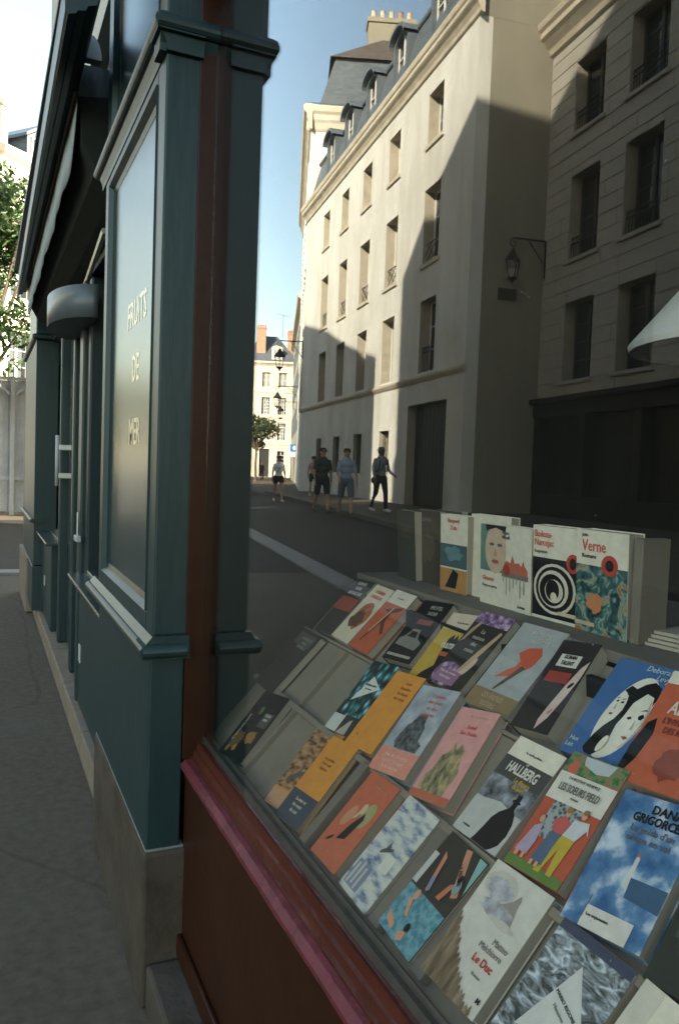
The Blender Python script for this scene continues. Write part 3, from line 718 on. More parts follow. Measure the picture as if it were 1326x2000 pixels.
# base: rounded moulding, lower body, plinth
def half_round(name, x_out, ya, yb, za, zb, mat=M_teal):
    n = 9; zc, r = (za+zb)/2, (zb-za)/2
    prof = [(-.03, za), ] + [(x_out+r-r*math.sin(math.pi*i/(n-1)), zc-r*math.cos(math.pi*i/(n-1))) for i in range(n)] + [(-.03, zb)]
    prof = [(p[0], p[1]) for p in prof]
    MB().prism(prof, 1, ya, yb).build(name, mat, SF, world=True)
half_round('base_moulding', -.142, 1.765, 2.80, .812, .846)
MB().prism([(-.03, .846), (-.128, .846), (-.114, .863), (-.03, .863)], 1, 1.772, 2.79).build('base_fillet', M_teal, SF, world=True)
# mouldings returned round the corner towards the bookshop window
def half_round_ret(name, y_out, xa, xb, za, zb):
    n = 9; zc, r = (za+zb)/2, (zb-za)/2
    prof = [(Y0+.06, za)] + [(y_out+r-r*math.sin(math.pi*i/(n-1)), zc-r*math.cos(math.pi*i/(n-1))) for i in range(n)] + [(Y0+.06, zb)]
    MB().prism(prof, 0, xa, xb).build(name, M_teal, SF, world=True)
half_round_ret('base_moulding', 1.757, -.136, -.037, .8115, .8465)
sfb('pilaster_base', (-.116, -.0385, 1.781, 2.625, .368, .811))
n_ = 4
for i, (ya, yb) in enumerate(((1.772, 2.64),)):
    sfb('plinth_stone', (-.122, -.02, ya, yb, 0.002, .366), M_plinth, .008)
sfb('plinth_cap_line', (-.117, -.03, 1.779, 2.635, .3662, .372), M_kerb, .001)
# capital mouldings
half_round('capital_moulding', -.140, 1.765, 2.80, 2.18, 2.216)
MB().prism([(-.03, 2.142), (-.112, 2.142), (-.113, 2.158), (-.122, 2.178), (-.03, 2.178)], 1, 1.775, 2.78).build('capital_fillet', M_teal, SF, world=True)
half_round_ret('capital_moulding', 1.757, -.134, -.0, 2.1795, 2.2165)
MB().prism([(Y0+.06, 2.1425), (Y0-.002, 2.1425), (Y0-.003, 2.158), (Y0-.012, 2.1775), (Y0+.06, 2.1775)], 0, -.126, -.0).build('capital_fillet', M_teal, SF, world=True)
# lettering painted on the panel
Mt = lambda y, z: Matrix(((0, 0, -1, -.0946), (-1, 0, 0, y-5.0), (0, 1, 0, z), (0, 0, 0, 1)))
for s, y, z, sz, sx in (('FRUITS', 2.18, 1.620, .100, .92), ('DE', 2.18, 1.470, .100, .85), ('MER', 2.18, 1.300, .100, .88)):
    text_mesh('sign_letters', s, sz, M_letter, SF, Mt(y, z), sx=sx, bold=.012)
# threshold stones along the low step
for i in range(6):
    ya = 2.645+i*.79
    sfb('threshold_stone', (-.078, .45, ya, ya+.772, .003, .118), M_beige, .008)
# first glazed bay, next to the pilaster
def bay(ya, yb, za, zb, apron=True, le=0):
    sfb('apron_board', (-.045, .13, ya+.14, yb-.06, .119, .698)); sfb('apron_stile_or_gap', (-.052, .13, yb-.058, yb, .119, .698))
    sfb('apron_stile_or_gap', (-.01, .13, ya, ya+.138, .119, .698), M_dark)  # dark box standing for the shaded gap beside the apron
    lg = sfb('window_ledge', (-.092, .145, ya-.01, yb+.012, .70, .720), M_tealp, .005)
    sfb('ledge_fillet', (-.005, .145, ya-.01, yb, .7202, .733), M_tealp, .004, parent=lg)
    sfb('ledge_fillet', (.055, .145, ya-.01, yb, .7332, .75), M_tealp, .004, parent=lg)
    sfb('window_frame', (.085, .15, ya, ya+.06, .751, zb)); sfb('window_frame', (.085, .15, yb-.06, yb, .751, zb))
    sfb('window_rail', (.085, .15, ya+.06, yb-.06, zb-.07, zb)); sfb('window_rail', (.085, .15, ya+.06, yb-.06, .751, .80))
    sfb('shop_pane', (.116, .120, ya+.061, yb-.061, .801, zb-.071), M_shopglass, 0)
bay(2.63, 3.93, .74, 2.12)
for (ya, yb, x) in ((3.94, 4.05, -.005), (4.06, 4.2, -.025), (4.21, 4.30, -.012), (4.40, 4.47, -.03)):
    sfb('door_post', (x, .09, ya, yb, .12, 2.12), M_teald if x > -.02 else M_teal, .008)
sfb('door_post', (.0, .09, 4.302, 4.398, .12, 2.12), M_dark, 0)
dl = sfb('door', (.02, .06, 4.475, 5.15, .13, 2.08), M_teald, .004)
sfb('door_pane', (.012, .0195, 4.56, 5.06, .75, 1.98), M_shopglass, 0, parent=dl)
sfb('door_post', (-.03, .09, 5.16, 5.22, .12, 2.12), M_teal, .008); sfb('door_post', (-.015, .09, 5.225, 5.36, .12, 2.12), M_teald, .006)
hd = MB(); hd.tube([(-.065, 4.93, 1.10), (-.065, 4.93, 1.395)], .012, 12)
hb = hd.build('door_handle', M_whitep, SF, world=True, smooth=True)
for zz in (1.16, 1.325):
    MB().box(-.058, .012, 4.905, 4.955, zz-.016, zz+.016).build('handle_bracket', M_steel, SF, world=True, bevel=.003)
lv_ = MB().box(-.047, -.022, 4.02, 4.13, .855, .885).build('lock_keeper', M_whitep, SF, world=True, bevel=.005)
MB().tube([(-.035, 4.07, .885), (-.035, 4.07, 1.0)], .006, 8).build('bolt_rod', M_steel, SF, world=True)
bay(5.37, 6.3, .74, 2.12)
sfb('vent_plate', (-.051, -.0455, 3.74, 3.80, .33, .41), M_whitep, .002); sfb('vent_plate', (-.051, -.0455, 6.0, 6.07, .35, .42), M_whitep, .002)
# end pilaster and sign box above it
sfb('end_pilaster', (-.11, .05, 6.32, 7.85, .46, 2.13)); sfb('end_pilaster_base', (-.118, .05, 6.31, 7.86, .12, .455))
sfb('end_capital', (-.14, .05, 6.28, 7.88, 2.131, 2.17), None, .012); half_round('end_base_moulding', -.14, 6.29, 7.87, .78, .81)
sfb('sign_box', (-.115, .0, 6.30, 7.2, 2.172, 2.52), M_tealp, .006)
sfb('end_stone', (-.135, .2, 6.9, 8.05, .004, .45), M_beige, .01)
sfb('end_corner_board', (-.105, .2, 7.88, 8.06, .46, 2.3), pm('worn brown wood', (.17, .11, .065), .7, .3, 9, .4, 30, stretch=(4, 4, .5)), .006)
# dark lintel wall above the bays
sfb('lintel_board', (-.0, .3, 2.76, 8.0, 2.125, 2.94), M_teald, 0)
# door hood: half drum of sheet metal
n = 24; hm = MB(); vs = []; fs = []
cy, ay, ax = 4.12, .40, .185
pts = [(cy+ay*math.cos(math.pi*i/n), -ax*math.sin(math.pi*i/n)-.002) for i in range(n+1)]
hm.prism([(p[1], p[0]) for p in pts], 2, 1.89, 2.035)
ho = hm.build('door_hood', pm('grey hood paint', (.11, .125, .13), .4, .1, 6, spec=.5), SF, world=True)
for pl_ in ho.data.polygons: pl_.use_smooth = abs(pl_.normal.z) < .5
# cornice: shiny soffit projecting over the pavement
def ring(y):
    e = .0075*(y-1.8)
    o = -.285+e; q = -.205+e*.5
    return [(q+.012, 2.60), (q+.012, 2.475), (q, 2.452), (q-.020, 2.445), (q-.026, 2.432), (q-.045, 2.428), (q-.050, 2.420), (o+.008, 2.412), (o, 2.418), (o, 2.455), (o+.01, 2.47), (o+.01, 2.60)]
ya, yb = 2.26, 6.25
a, b = ring(ya), ring(yb); k = len(a)
q = MB(); q.add([(p[0], ya, p[1]) for p in a] + [(p[0], yb, p[1]) for p in b], [(i, (i+1) % k, k+(i+1) % k, k+i) for i in range(k)] + [tuple(range(k)), tuple(range(k, 2*k))])
q.build('cornice', M_teal, SF, world=True)
for yy in (3.2, 4.4, 6.1): sfb('cornice_bracket', (-.2, .0, yy, yy+.05, 2.48, 2.58), M_teald, .006)
sfb('cornice_infill', (-.195, -.001, 2.92, 6.2, 2.478, 2.598), M_teald, 0)
sfb('cornice_top', (-.275, -.19, 2.26, 6.25, 2.601, 2.62), M_lead, .003)
# ------------------------------------------------------------------ awning over the seafood shop
AW = thing('folded_awning', 'folded dark awning with pale grey valance under the teal cornice', 'awning', (-.08, 5.0, 2.4))
MB().prism([(-.190, 2.445), (-.005, 2.474), (-.005, 2.16), (-.06, 2.18), (-.13, 2.22), (-.175, 2.30)], 1, 2.815, 5.95).build('hanging_fabric', M_awn, AW, world=True)
v = MB(); vs = []; fs = []; N = 90; ya, yb = 2.78, 6.0
for i in range(N+1):
    y = ya+(yb-ya)*i/N
    wob = .0022*math.sin(y*7)+.0012*math.sin(y*19)
    near = max(0, 1-(y-ya)/.22); e = .004*(y-ya)
    zb_ = 2.252-.008*(y-ya)+.004*abs(math.sin(y*13))+.15*near**2
    vs += [(-.198+e+wob*.4, y, 2.442), (-.200+e+wob, y, (2.442+zb_)/2), (-.201+e+wob*1.6, y, zb_), (-.1985+e+wob*1.6, y, zb_), (-.1975+e+wob, y, (2.442+zb_)/2), (-.1955+e+wob*.4, y, 2.442)]
for i in range(N):
    for j in range(6): fs.append((i*6+j, i*6+(j+1) % 6, (i+1)*6+(j+1) % 6, (i+1)*6+j))
v.add(vs, fs); v.build('valance', M_cloth, AW, world=True, smooth=True)
MB().tube([(-.204, 2.78, 2.440), (-.190, 6.0, 2.436)], .006, 8).build('valance_bar', M_beige, AW, world=True)
cp = MB(); cp.prism([(-.160+.034*math.cos(t*math.pi/12), 2.548+.075*math.sin(t*math.pi/12)) for t in range(13)], 1, 2.76, 2.80); cp.build('end_cap', M_cloth, AW, world=True)
MB().tube([(-.05, 3.2, 2.13), (-.005, 4.2, 2.13)], .012, 6).build('awning_arm', M_steel, AW, world=True)
# ------------------------------------------------------------------ bookshop window (red) with its sheet of glass
M_red = pm('dark red paint', (.036, .010, .004), .42, .2, 5, .12, 30, dirt=(.03, .010, .005), dirt_amt=.4, dscale=5)
M_pink = pm('worn pink sill paint', (.16, .03, .038), .55, .25, 25, .3, 80, dirt=(.09, .03, .028), dirt_amt=.45, dscale=20)
M_redsill = pm('chipped red sill paint', (.080, .018, .010), .5, .3, 30, .3, 70, stretch=(1, .15, 1))
M_greysill = pm('grey brown bead', (.07, .06, .05), .7, .25, 20, .3, 60)
M_winglass = glass_mat('shop window glass', ior=1.53, dust=.35)
BW = thing('bookshop_window', 'dark red framed bookshop window with a large sheet of glass', 'shop window', (0, 0, 0))
def bw(name, b, mat, bevel=.003): return bx(name, b, mat, BW, bevel=bevel)
def worn(prof, name, mat, ya=-2.36, yb=1.782, n=420, j=.00025):
    """moulding with a worn, slightly uneven edge"""
    rw = random.Random(5); k = len(prof); vs = []; fs = []
    off = [[0, 0] for _ in prof]
    for i in range(n+1):
        y = ya+(yb-ya)*i/n
        for q in range(k):
            for e in (0, 1): off[q][e] = off[q][e]*.72+rw.gauss(0, j)
            hit = rw.random() < .02
            vs.append((prof[q][0]+off[q][0]+(.002 if hit and q in (1, 2, 3) else 0), y, prof[q][1]+off[q][1]))
    for i in range(n):
        for q in range(k): fs.append((i*k+q, i*k+(q+1) % k, (i+1)*k+(q+1) % k, (i+1)*k+q))
    fs += [tuple(range(k)), tuple(range(n*k, n*k+k))]
    return MB().add(vs, fs).build(name, mat, BW)
bw('jamb', (-.037, .022, 1.783, 1.86, .57, 2.30), M_red)
bw('jamb', (-.037, .022, -2.36, -2.28, .57, 2.30), M_red)
bw('head', (-.037, .022, -2.28, 1.782, 2.30, 2.42), M_red)
bw('fascia_board', (-.05, .05, -2.6, 1.776, 2.421, 2.61), M_teald)
bw('glass', (0, .0025, -2.279, 1.7825, .612, 2.2995), M_winglass, 0)
worn([(-.032, .546), (-.040, .552), (-.041, .563), (-.030, .571), (-.020, .572), (-.020, .546)], 'pink_nosing', M_pink)
worn([(-.0198, .545), (-.0198, .576), (-.013, .578), (-.010, .590), (-.0045, .592), (-.0025, .609), (.0085, .609), (.0085, .545)], 'sill_bead', M_redsill)
MB().prism([(.0088, .56), (.0088, .612), (.011, .622), (.022, .618), (.030, .606), (.030, .56)], 1, -2.36, 1.79).build('inner_bead', M_greysill, BW)
bw('apron', (-.0295, .03, -2.36, 1.782, .118, .539), M_red, 0)
bw('apron_skirting', (-.042, -.0305, -2.36, 1.775, .112, .165), M_red, .004)
for i in range(5):
    ya = 1.768-.82*(i+1)
    bw('base_stone', (-.112, .03, ya+.004, ya+.82, .002, .110), M_plinth, .008)
# ------------------------------------------------------------------ interior shell
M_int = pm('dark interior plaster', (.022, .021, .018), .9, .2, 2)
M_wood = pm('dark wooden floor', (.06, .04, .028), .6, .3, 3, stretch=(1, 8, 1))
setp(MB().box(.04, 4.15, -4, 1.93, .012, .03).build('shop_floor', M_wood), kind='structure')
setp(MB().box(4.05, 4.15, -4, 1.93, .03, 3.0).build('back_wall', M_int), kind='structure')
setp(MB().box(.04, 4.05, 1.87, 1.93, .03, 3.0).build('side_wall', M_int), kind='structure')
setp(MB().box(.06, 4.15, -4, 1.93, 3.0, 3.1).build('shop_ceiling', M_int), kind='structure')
bs = thing('bookcase', 'dark bookcase at the back of the shop', 'bookcase', (3.9, 0, .03))
for z0 in (.05, .5, .95, 1.4, 1.85, 2.3): bx('shelf', (3.7, 4.04, -2.8, 1.7, z0, z0+.03), M_dark, bs)
for y0 in (-2.8, -1.3, .2, 1.67): bx('upright', (3.7, 4.04, y0, y0+.03, .04, 2.5), M_dark, bs, world=True)
# ------------------------------------------------------------------ stepped display tray
TH = R(46); ct, st_ = math.cos(TH), math.sin(TH)
M_tray = pm('grey display board', (.25, .20, .138), .8, .10, 8, .08, 60)
M_shelf = pm('grey display shelf', (.19, .155, .115), .8, .12, 8, .08, 60)
DT = thing('display_tray', 'grey sloping display stand with rows of books behind the glass', 'display stand', (.2, .3, .03))
def tray_pt(s, n, x0=.033, z0=.6085): return (x0+s*ct-n*st_, z0+s*st_+n*ct)
def tray_box(name, s0, s1, n0, n1, ya, yb, mat=None, parent=None, bevel=0):
    prof = [tray_pt(s0, n0), tray_pt(s1, n0), tray_pt(s1, n1), tray_pt(s0, n1)]
    return MB().prism(prof, 1, ya, yb).build(name, mat or M_tray, DT, world=True, bevel=bevel)
for i, (ya, yb) in enumerate(((1.455, 1.868), (1.235, 1.452), (.60, 1.232), (-.4, .597), (-2.2, -.403))):
    tray_box('sloping_board', -.018, .346, -.036, -.0235, ya, yb)
    tray_box('sloping_board', .3465, .527, -.052, -.0385, ya, yb)
for s0 in (.0, .181): tray_box('ledge_strip', s0-.008, s0+.004, -.0235, -.004, -2.2, 1.868, bevel=.001)
tray_box('ledge_strip', .3475, .354, -.038, -.018, -2.2, 1.868, bevel=.001)
for yc in (1.452, 1.597): tray_box('divider', .005, .34, -.0234, -.012, yc-.006, yc+.006)
tray_box('divider', .01, .178, -.0234, .004, 1.214, 1.238, M_shelf, bevel=.002)
for yc in (.972, .85): tray_box('divider', .01, .178, -.0234, -.006, yc-.014, yc+.014, M_shelf, bevel=.002)
bx('top_shelf', (.431, .95, -2.2, 1.868, .966, .985), M_shelf, DT, bevel=.003)
bx('front_panel', (.385, .397, -2.2, 1.868, .03, .95), M_dark, DT)
bx('end_panel', (.04, .385, 1.80, 1.83, .03, .55), M_dark, DT)

# ------------------------------------------------------------------ books
def ink(c, rough=.5, var=.10, scale=45):
    c = (min(.8, c[0]*1.12), min(.8, c[1]*1.02), min(.8, c[2]*.86))      # warm tint put into all inks, offsets the blue skylight
    return pm('print %.3f %.3f %.3f' % tuple(c), c, rough, var, scale, spec=.12)
M_pages = pm('paper page block', (.42, .36, .27), .9, .1, 3, stretch=(1, 1, 300))
WHT, BLK, RED, ORG = (.70, .66, .58), (.006, .006, .006), (.52, .085, .045), (.66, .27, .05)
NAVY, PNK, YEL, GRN = (.035, .055, .085), (.62, .30, .30), (.50, .33, .06), (.10, .17, .06)
GRY, BRN, TEAL, BLU = (.33, .34, .35), (.16, .10, .05), (.08, .25, .28), (.045, .13, .33)
CRM, SKIN, DGR, PUR = (.62, .54, .40), (.60, .33, .22), (.09, .09, .09), (.28, .14, .26)
def ramp_mat(name, stops, tex='noise', scale=6, detail=6, stretch=(1, 1, 1), rough=.42, distort=0.0, gain=1.0):
    if name in MATS: return MATS[name]
    mt = bpy.data.materials.new(name); mt.use_nodes = True; nt = mt.node_tree; b = nt.nodes['Principled BSDF']; b.inputs['Roughness'].default_value = rough; b.inputs['Specular IOR Level'].default_value = .12
    tc = nd(nt, 'ShaderNodeTexCoord'); mp = nd(nt, 'ShaderNodeMapping'); mp.inputs['Scale'].default_value = stretch; nt.links.new(tc.outputs['Object'], mp.inputs[0])
    if tex == 'noise':
        t = nd(nt, 'ShaderNodeTexNoise'); t.inputs['Scale'].default_value = scale; t.inputs['Detail'].default_value = detail; t.inputs['Distortion'].default_value = distort; o = t.outputs[0]
    elif tex == 'wave':
        t = nd(nt, 'ShaderNodeTexWave'); t.inputs['Scale'].default_value = scale; t.inputs['Distortion'].default_value = distort; t.inputs['Detail'].default_value = detail; t.inputs['Detail Scale'].default_value = 2.5; o = t.outputs['Color']
    else:
        t = nd(nt, 'ShaderNodeTexVoronoi'); t.inputs['Scale'].default_value = scale; o = t.outputs['Distance']
    nt.links.new(mp.outputs[0], t.inputs['Vector'])
    r = nd(nt, 'ShaderNodeValToRGB'); r.color_ramp.elements[0].position, r.color_ramp.elements[0].color = stops[0][0], (*[q*1.0 for q in stops[0][1]], 1)
    r.color_ramp.elements[1].position, r.color_ramp.elements[1].color = stops[-1][0], (*[q*1.0 for q in stops[-1][1]], 1)
    for p, c in stops[1:-1]: e = r.color_ramp.elements.new(p); e.color = (*[q*1.0 for q in c], 1)
    nt.links.new(o, r.inputs[0]); nt.links.new(r.outputs[0], b.inputs['Base Color']); MATS[name] = mt; return mt
M_cloud = ramp_mat('cloudy sky print', [(.38, (.03, .11, .24)), (.5, (.10, .22, .36)), (.62, (.58, .62, .64))], scale=22, detail=4)
M_alps = ramp_mat('snowy ridges print', [(.36, (.05, .055, .05)), (.47, (.2, .21, .2)), (.56, (.36, .38, .38)), (.64, (.66, .68, .68))], 'noise', 42, 8, (.7, 1.5, 1), distort=2.2)
M_leafp = ramp_mat('blue foliage print', [(.1, (.6, .7, .72)), (.25, (.14, .42, .55)), (.42, (.03, .16, .13)), (.62, (.01, .02, .02))], 'voronoi', 75, stretch=(1, .55, 1))
M_grass = ramp_mat('brown grass print', [(.3, (.05, .03, .015)), (.5, (.20, .13, .07)), (.7, (.42, .30, .20))], scale=30, stretch=(2.2, .5, 1), detail=5)
M_pencil = ramp_mat('pale city print', [(.34, (.10, .14, .26)), (.43, (.34, .36, .38)), (.52, (.58, .56, .47)), (.66, (.66, .62, .48))], scale=45, detail=6, stretch=(.6, 1.6, 1))
M_ruin = ramp_mat('grey misty print', [(.3, (.25, .26, .27)), (.7, (.50, .50, .49))], scale=30, detail=5)
M_ink2 = ramp_mat('dark rock print', [(.35, (.02, .02, .02)), (.65, (.16, .16, .15))], scale=90, detail=4)
M_flower = ramp_mat('purple flower print', [(.35, (.06, .04, .06)), (.5, (.25, .14, .25)), (.62, (.55, .38, .42))], 'noise', 70, 3)
M_sea = ramp_mat('deep sea print', [(.35, (.01, .02, .02)), (.5, (.05, .13, .12)), (.58, (.25, .33, .25)), (.66, (.4, .13, .03))], 'noise', 34, 4, distort=1.6)
M_temple = ramp_mat('carved temple print', [(.3, (.03, .03, .02)), (.48, (.24, .20, .10)), (.62, (.5, .34, .15))], 'noise', 75, 4, stretch=(1, .6, 1))
M_reeds = ramp_mat('orange reed print', [(.38, (.06, .035, .02)), (.52, (.42, .20, .08)), (.66, (.60, .33, .16))], 'noise', 60, 4, stretch=(.6, 1.4, 1))
M_street = ramp_mat('snowy street print', [(.35, (.03, .03, .03)), (.55, (.22, .22, .22)), (.7, (.45, .45, .46))], 'noise', 45, 4)
M_pool = ramp_mat('pool water print', [(.4, (.06, .20, .24)), (.6, (.16, .36, .38))], 'noise', 90, 3)
M_mist = ramp_mat('grey mist print', [(.35, (.30, .27, .26)), (.65, (.58, .55, .52))], 'noise', 60, 5)
M_garden = ramp_mat('garden print', [(.4, (.05, .13, .04)), (.52, (.14, .24, .09)), (.62, (.40, .12, .07))], 'noise', 80, 3)

def el(cx, cy, rx, ry, rot=0, n=22):
    c, s = math.cos(rot), math.sin(rot)
    return [(cx+rx*math.cos(t*2*math.pi/n)*c-ry*math.sin(t*2*math.pi/n)*s, cy+rx*math.cos(t*2*math.pi/n)*s+ry*math.sin(t*2*math.pi/n)*c) for t in range(n)]
def rc(a, b, c, d): return [(a, c), (b, c), (b, d), (a, d)]
def blob(cx, cy, rx, ry, seed, n=18, j=.25):
    r_ = random.Random(seed)
    return [(cx+rx*math.cos(t*2*math.pi/n)*(1+r_.uniform(-j, j)), cy+ry*math.sin(t*2*math.pi/n)*(1+r_.uniform(-j, j))) for t in range(n)]
def make_book(label, M4, w, h, th, base, arts=(), texts=(), spine=None):
    B = thing('book', label, 'book', (0, 0, 0), 0, 'books in the window display'); B.matrix_world = M4
    base_m = base if not isinstance(base, tuple) else ink(base)
    c = .0012
    cv = MB(); cv.box(-w/2, w/2, -h/2, h/2, -c, 0); cv.box(-w/2, w/2, -h/2, h/2, -th, -th+c); cv.box(-w/2, -w/2+c, -h/2, h/2, -th+c, -c)
    cv.build('cover', base_m, B)
    MB().box(-w/2+c, w/2-.002, -h/2+.002, h/2-.002, -th+c+.0001, -c-.0001).build('page_block', M_pages, B)
    lay = 0
    for col, pts in arts:
        mt = col if not isinstance(col, tuple) else ink(col)
        z = .0003+lay*.00018; lay += 1
        b = MB(); n0 = len(pts); vs = [((min(1, max(0, x))-.5)*w*.998, (min(1, max(0, y))-.5)*h*.998, z) for x, y in pts]
        b.add(vs, [tuple(range(n0))])
        me = b.build('cover_print', mt, B, fix=False)
        bm = bmesh.new(); bm.from_mesh(me.data); bmesh.ops.triangulate(bm, faces=bm.faces)
        bmesh.ops.recalc_face_normals(bm, faces=bm.faces)
        for f in bm.faces:
            if f.normal.z < 0: f.normal_flip()
        bm.to_mesh(me.data); bm.free()
    for t in texts:
        s, x, y, size, col = t[:5]; kw = t[5] if len(t) > 5 else {}
        rot = kw.pop('rot', 0) if kw else 0
        kw = dict(kw); 
        m4 = Matrix.Translation(((x-.5)*w, (y-.5)*h, .0006+lay*.00018)) @ Matrix.Rotation(rot, 4, 'Z')
        text_mesh('cover_lettering', s, size*h, ink(col), B, m4, **kw)
    return B
def lay_m(yc, s, rot, n=0, rowA=False):
    x0 = .053 if rowA else .033
    X = Vector((0, -1, 0)); Y = Vector((ct, 0, st_)); Z = Vector((-st_, 0, ct))
    m = Matrix((X, Y, Z)).transposed().to_4x4()
    m.translation = Vector((x0+s*ct, yc, .6085+s*st_)) + Z*n
    return m @ Matrix.Rotation(R(-rot), 4, 'Z')
def stand_m(x, yc, zc, rot=0, lean=0):
    X = Vector((0, -1, 0)); Y = Vector((0, 0, 1)); Z = Vector((-1, 0, 0))
    m = Matrix((X, Y, Z)).transposed().to_4x4(); m.translation = Vector((x, yc, zc))
    return m @ Matrix.Rotation(R(rot), 4, 'Y') @ Matrix.Rotation(R(-lean), 4, 'X')
b_ = dict(bold=.012); bb = dict(bold=.02, sx=.8)
def sm(x, y, lines, size, col, lead=1.15, **k):
    return [(s, x, y-i*size*lead, size, col, dict(k)) for i, s in enumerate(lines)]
# ---- bottom row (nearest the glass)
make_book('black paperback with orange figures at the far left end of the stand', lay_m(1.672, .09, -9), .125, .172, .02, BLK,
    [(BRN, blob(.3, .25, .2, .14, 1)), ((.45, .22, .04), el(.2, .1, .05, .05)), ((.45, .22, .04), el(.42, .14, .06, .05)), ((.35, .17, .04), blob(.72, .34, .16, .1, 4)), (GRN, blob(.42, .72, .06, .07, 2)), (DGR, rc(.62, .95, .5, .72))],
    sm(.78, .66, ['CESAR', 'AIRA'], .055, WHT) + [('LE TEMPS DES NUITS', .2, .42, .045, WHT, dict(rot=math.pi/2))])
make_book('paperback with a reed drawing in orange and brown, half hidden by an orange one', lay_m(1.394, .098, -9, -.008), .105, .176, .014, ORG, [(M_reeds, rc(0, .9, .22, .97)), (DGR, [(.2, .3), (.7, .45), (.72, .5), (.5, .46), (.48, .56), (.42, .44), (.2, .35)]), ((.55, .3, .18), rc(0, .9, .0, .2))])
make_book('orange paperback with a navy lower band lying over the reed one', lay_m(1.318, .098, -6), .098, .178, .012, ORG, [(NAVY, rc(0, 1, 0, .34))],
    sm(.45, .74, ['Les jardins', 'de la nuit', 'blanche'], .05, (.4, .16, .04)) + sm(.5, .24, ['La mer et', 'les vents', 'du soir'], .055, WHT))
make_book('brick red paperback with a bird motif in the bottom row', lay_m(1.150, .096, -1.5), .094, .165, .02, (.50, .125, .07),
    [((.35, .33, .16), el(.72, .6, .16, .14, .6)), (BLK, [(.4, .25), (.62, .3), (.72, .55), (.66, .62), (.5, .45)]), ((.55, .25, .15), el(.3, .5, .15, .1, .8)), ((.6, .45, .3), el(.55, .64, .07, .06)), (BLK, el(.25, .22, .08, .02, .5)), ((.6, .45, .3), [(.42, .5), (.5, .52), (.6, .66), (.55, .7)])],
    sm(.62, .88, ['CHANT DU SOIR'], .03, (.6, .3, .2)))
make_book('pale blue and cream sketched city paperback in the bottom row', lay_m(1.032, .097, 1), .093, .17, .022, M_pencil,
    [((.20, .24, .36), rc(.05, .5, .05, .3)), ((.5, .5, .5), rc(.1, .16, .06, .27)), ((.5, .5, .5), rc(.22, .28, .08, .3)), ((.5, .5, .5), rc(.34, .4, .06, .27)), ((.62, .62, .6), rc(.55, .82, .34, .5)), (DGR, [(.35, .44), (.6, .52), (.62, .55), (.5, .53), (.46, .6), (.43, .52), (.34, .47)])])
make_book('paperback with swimmers in a turquoise pool, bottom row', lay_m(.905, .098, 3), .094, .16, .02, (.035, .03, .025),
    [(M_pool, rc(0, 1, 0, .44)), ((.22, .42, .42), [(.82, .99), (1, .99), (1, .66)]), ((.52, .24, .16), [(.5, .97), (.62, .99), (.95, .62), (.84, .58)]), ((.62, .3, .2), [(.04, .16), (.3, .1), (.32, .04), (.1, .08)]), ((.62, .3, .2), [(.45, .08), (.6, .14), (.62, .05), (.52, .02)]), ((.6, .3, .2), [(.2, .34), (.28, .36), (.42, .22), (.36, .2)]), ((.6, .3, .2), el(.3, .4, .06, .05)), ((.5, .5, .52), rc(.0, .12, .46, .78)), ((.55, .22, .14), [(.2, .84), (.3, .8), (.42, .5), (.36, .48)]), ((.22, .22, .35), [(.3, .6), (.38, .62), (.44, .5), (.38, .47)]), ((.5, .18, .1), [(.62, .5), (.7, .66), (.8, .7), (.72, .5)]), ((.2, .32, .36), el(.84, .68, .07, .06)), (BLK, el(.8, .75, .04, .04)), (BLK, el(.58, .16, .05, .04))],
    [('LA PISCINE', .72, .76, .05, BLK, dict(rot=-.85, sx=.8))])
make_book('white paperback titled Le Duc with a misty mountain and brown grass', lay_m(.7875, .108, -2), .111, .166, .02, (.60, .58, .55),
    [((.52, .49, .46), blob(.30, .84, .27, .12, 3, j=.12)), (M_mist, blob(.32, .82, .22, .085, 13, 26, j=.2)), ((.30, .27, .26), [(.30, .66), (.40, .72), (.48, .755), (.56, .80), (.63, .875), (.655, .84), (.665, .78), (.70, .70), (.73, .63), (.66, .62), (.58, .645), (.46, .635), (.36, .64)]), (M_mist, blob(.42, .68, .26, .06, 5, 26, j=.2)), ((.52, .49, .46), blob(.60, .615, .2, .03, 6, 22)), (M_grass, [(0, 0), (.92, 0)] + [(.92-.92*q/34, max(.03, .02+.5*(q/34)**1.6)+(.028 if q % 2 else -.012)*(1+.6*math.sin(q*2.1))) for q in range(35)])],
    [('Matteo', .78, .47, .068, (.2, .19, .18), dict(sx=.85)), ('Melchiorre', .70, .40, .068, (.2, .19, .18), dict(sx=.85)), ('Le Duc', .70, .30, .085, (.5, .05, .04), dict(bold=.012, sx=.9)), ('Roman', .72, .22, .035, (.2, .2, .2)), ('M', .93, .10, .05, BLK, dict(bold=.03))])
make_book('paperback with snowy grey ridges and a pale triangle, bottom row', lay_m(.652, .098, 0), .112, .172, .02, M_alps,
    [((.05, .06, .11), rc(0, 1, .93, 1)), ((.60, .61, .62), [(.22, .28), (.5, .82), (.95, .45)]), ((.5, .51, .5), rc(0, .45, .0, .12))],
    [('MARIO RIGONI', .58, .56, .035, BLK, dict(rot=-.35)), ('Histoires', .56, .50, .035, (.2, .2, .2), dict(rot=-.35))])
make_book('white paperback at the near right end of the bottom row', lay_m(.535, .098, 2), .105, .172, .02, WHT, [((.5, .07, .05), rc(.45, .8, .3, .55)), ((.58, .55, .5), rc(0, .25, 0, 1))])
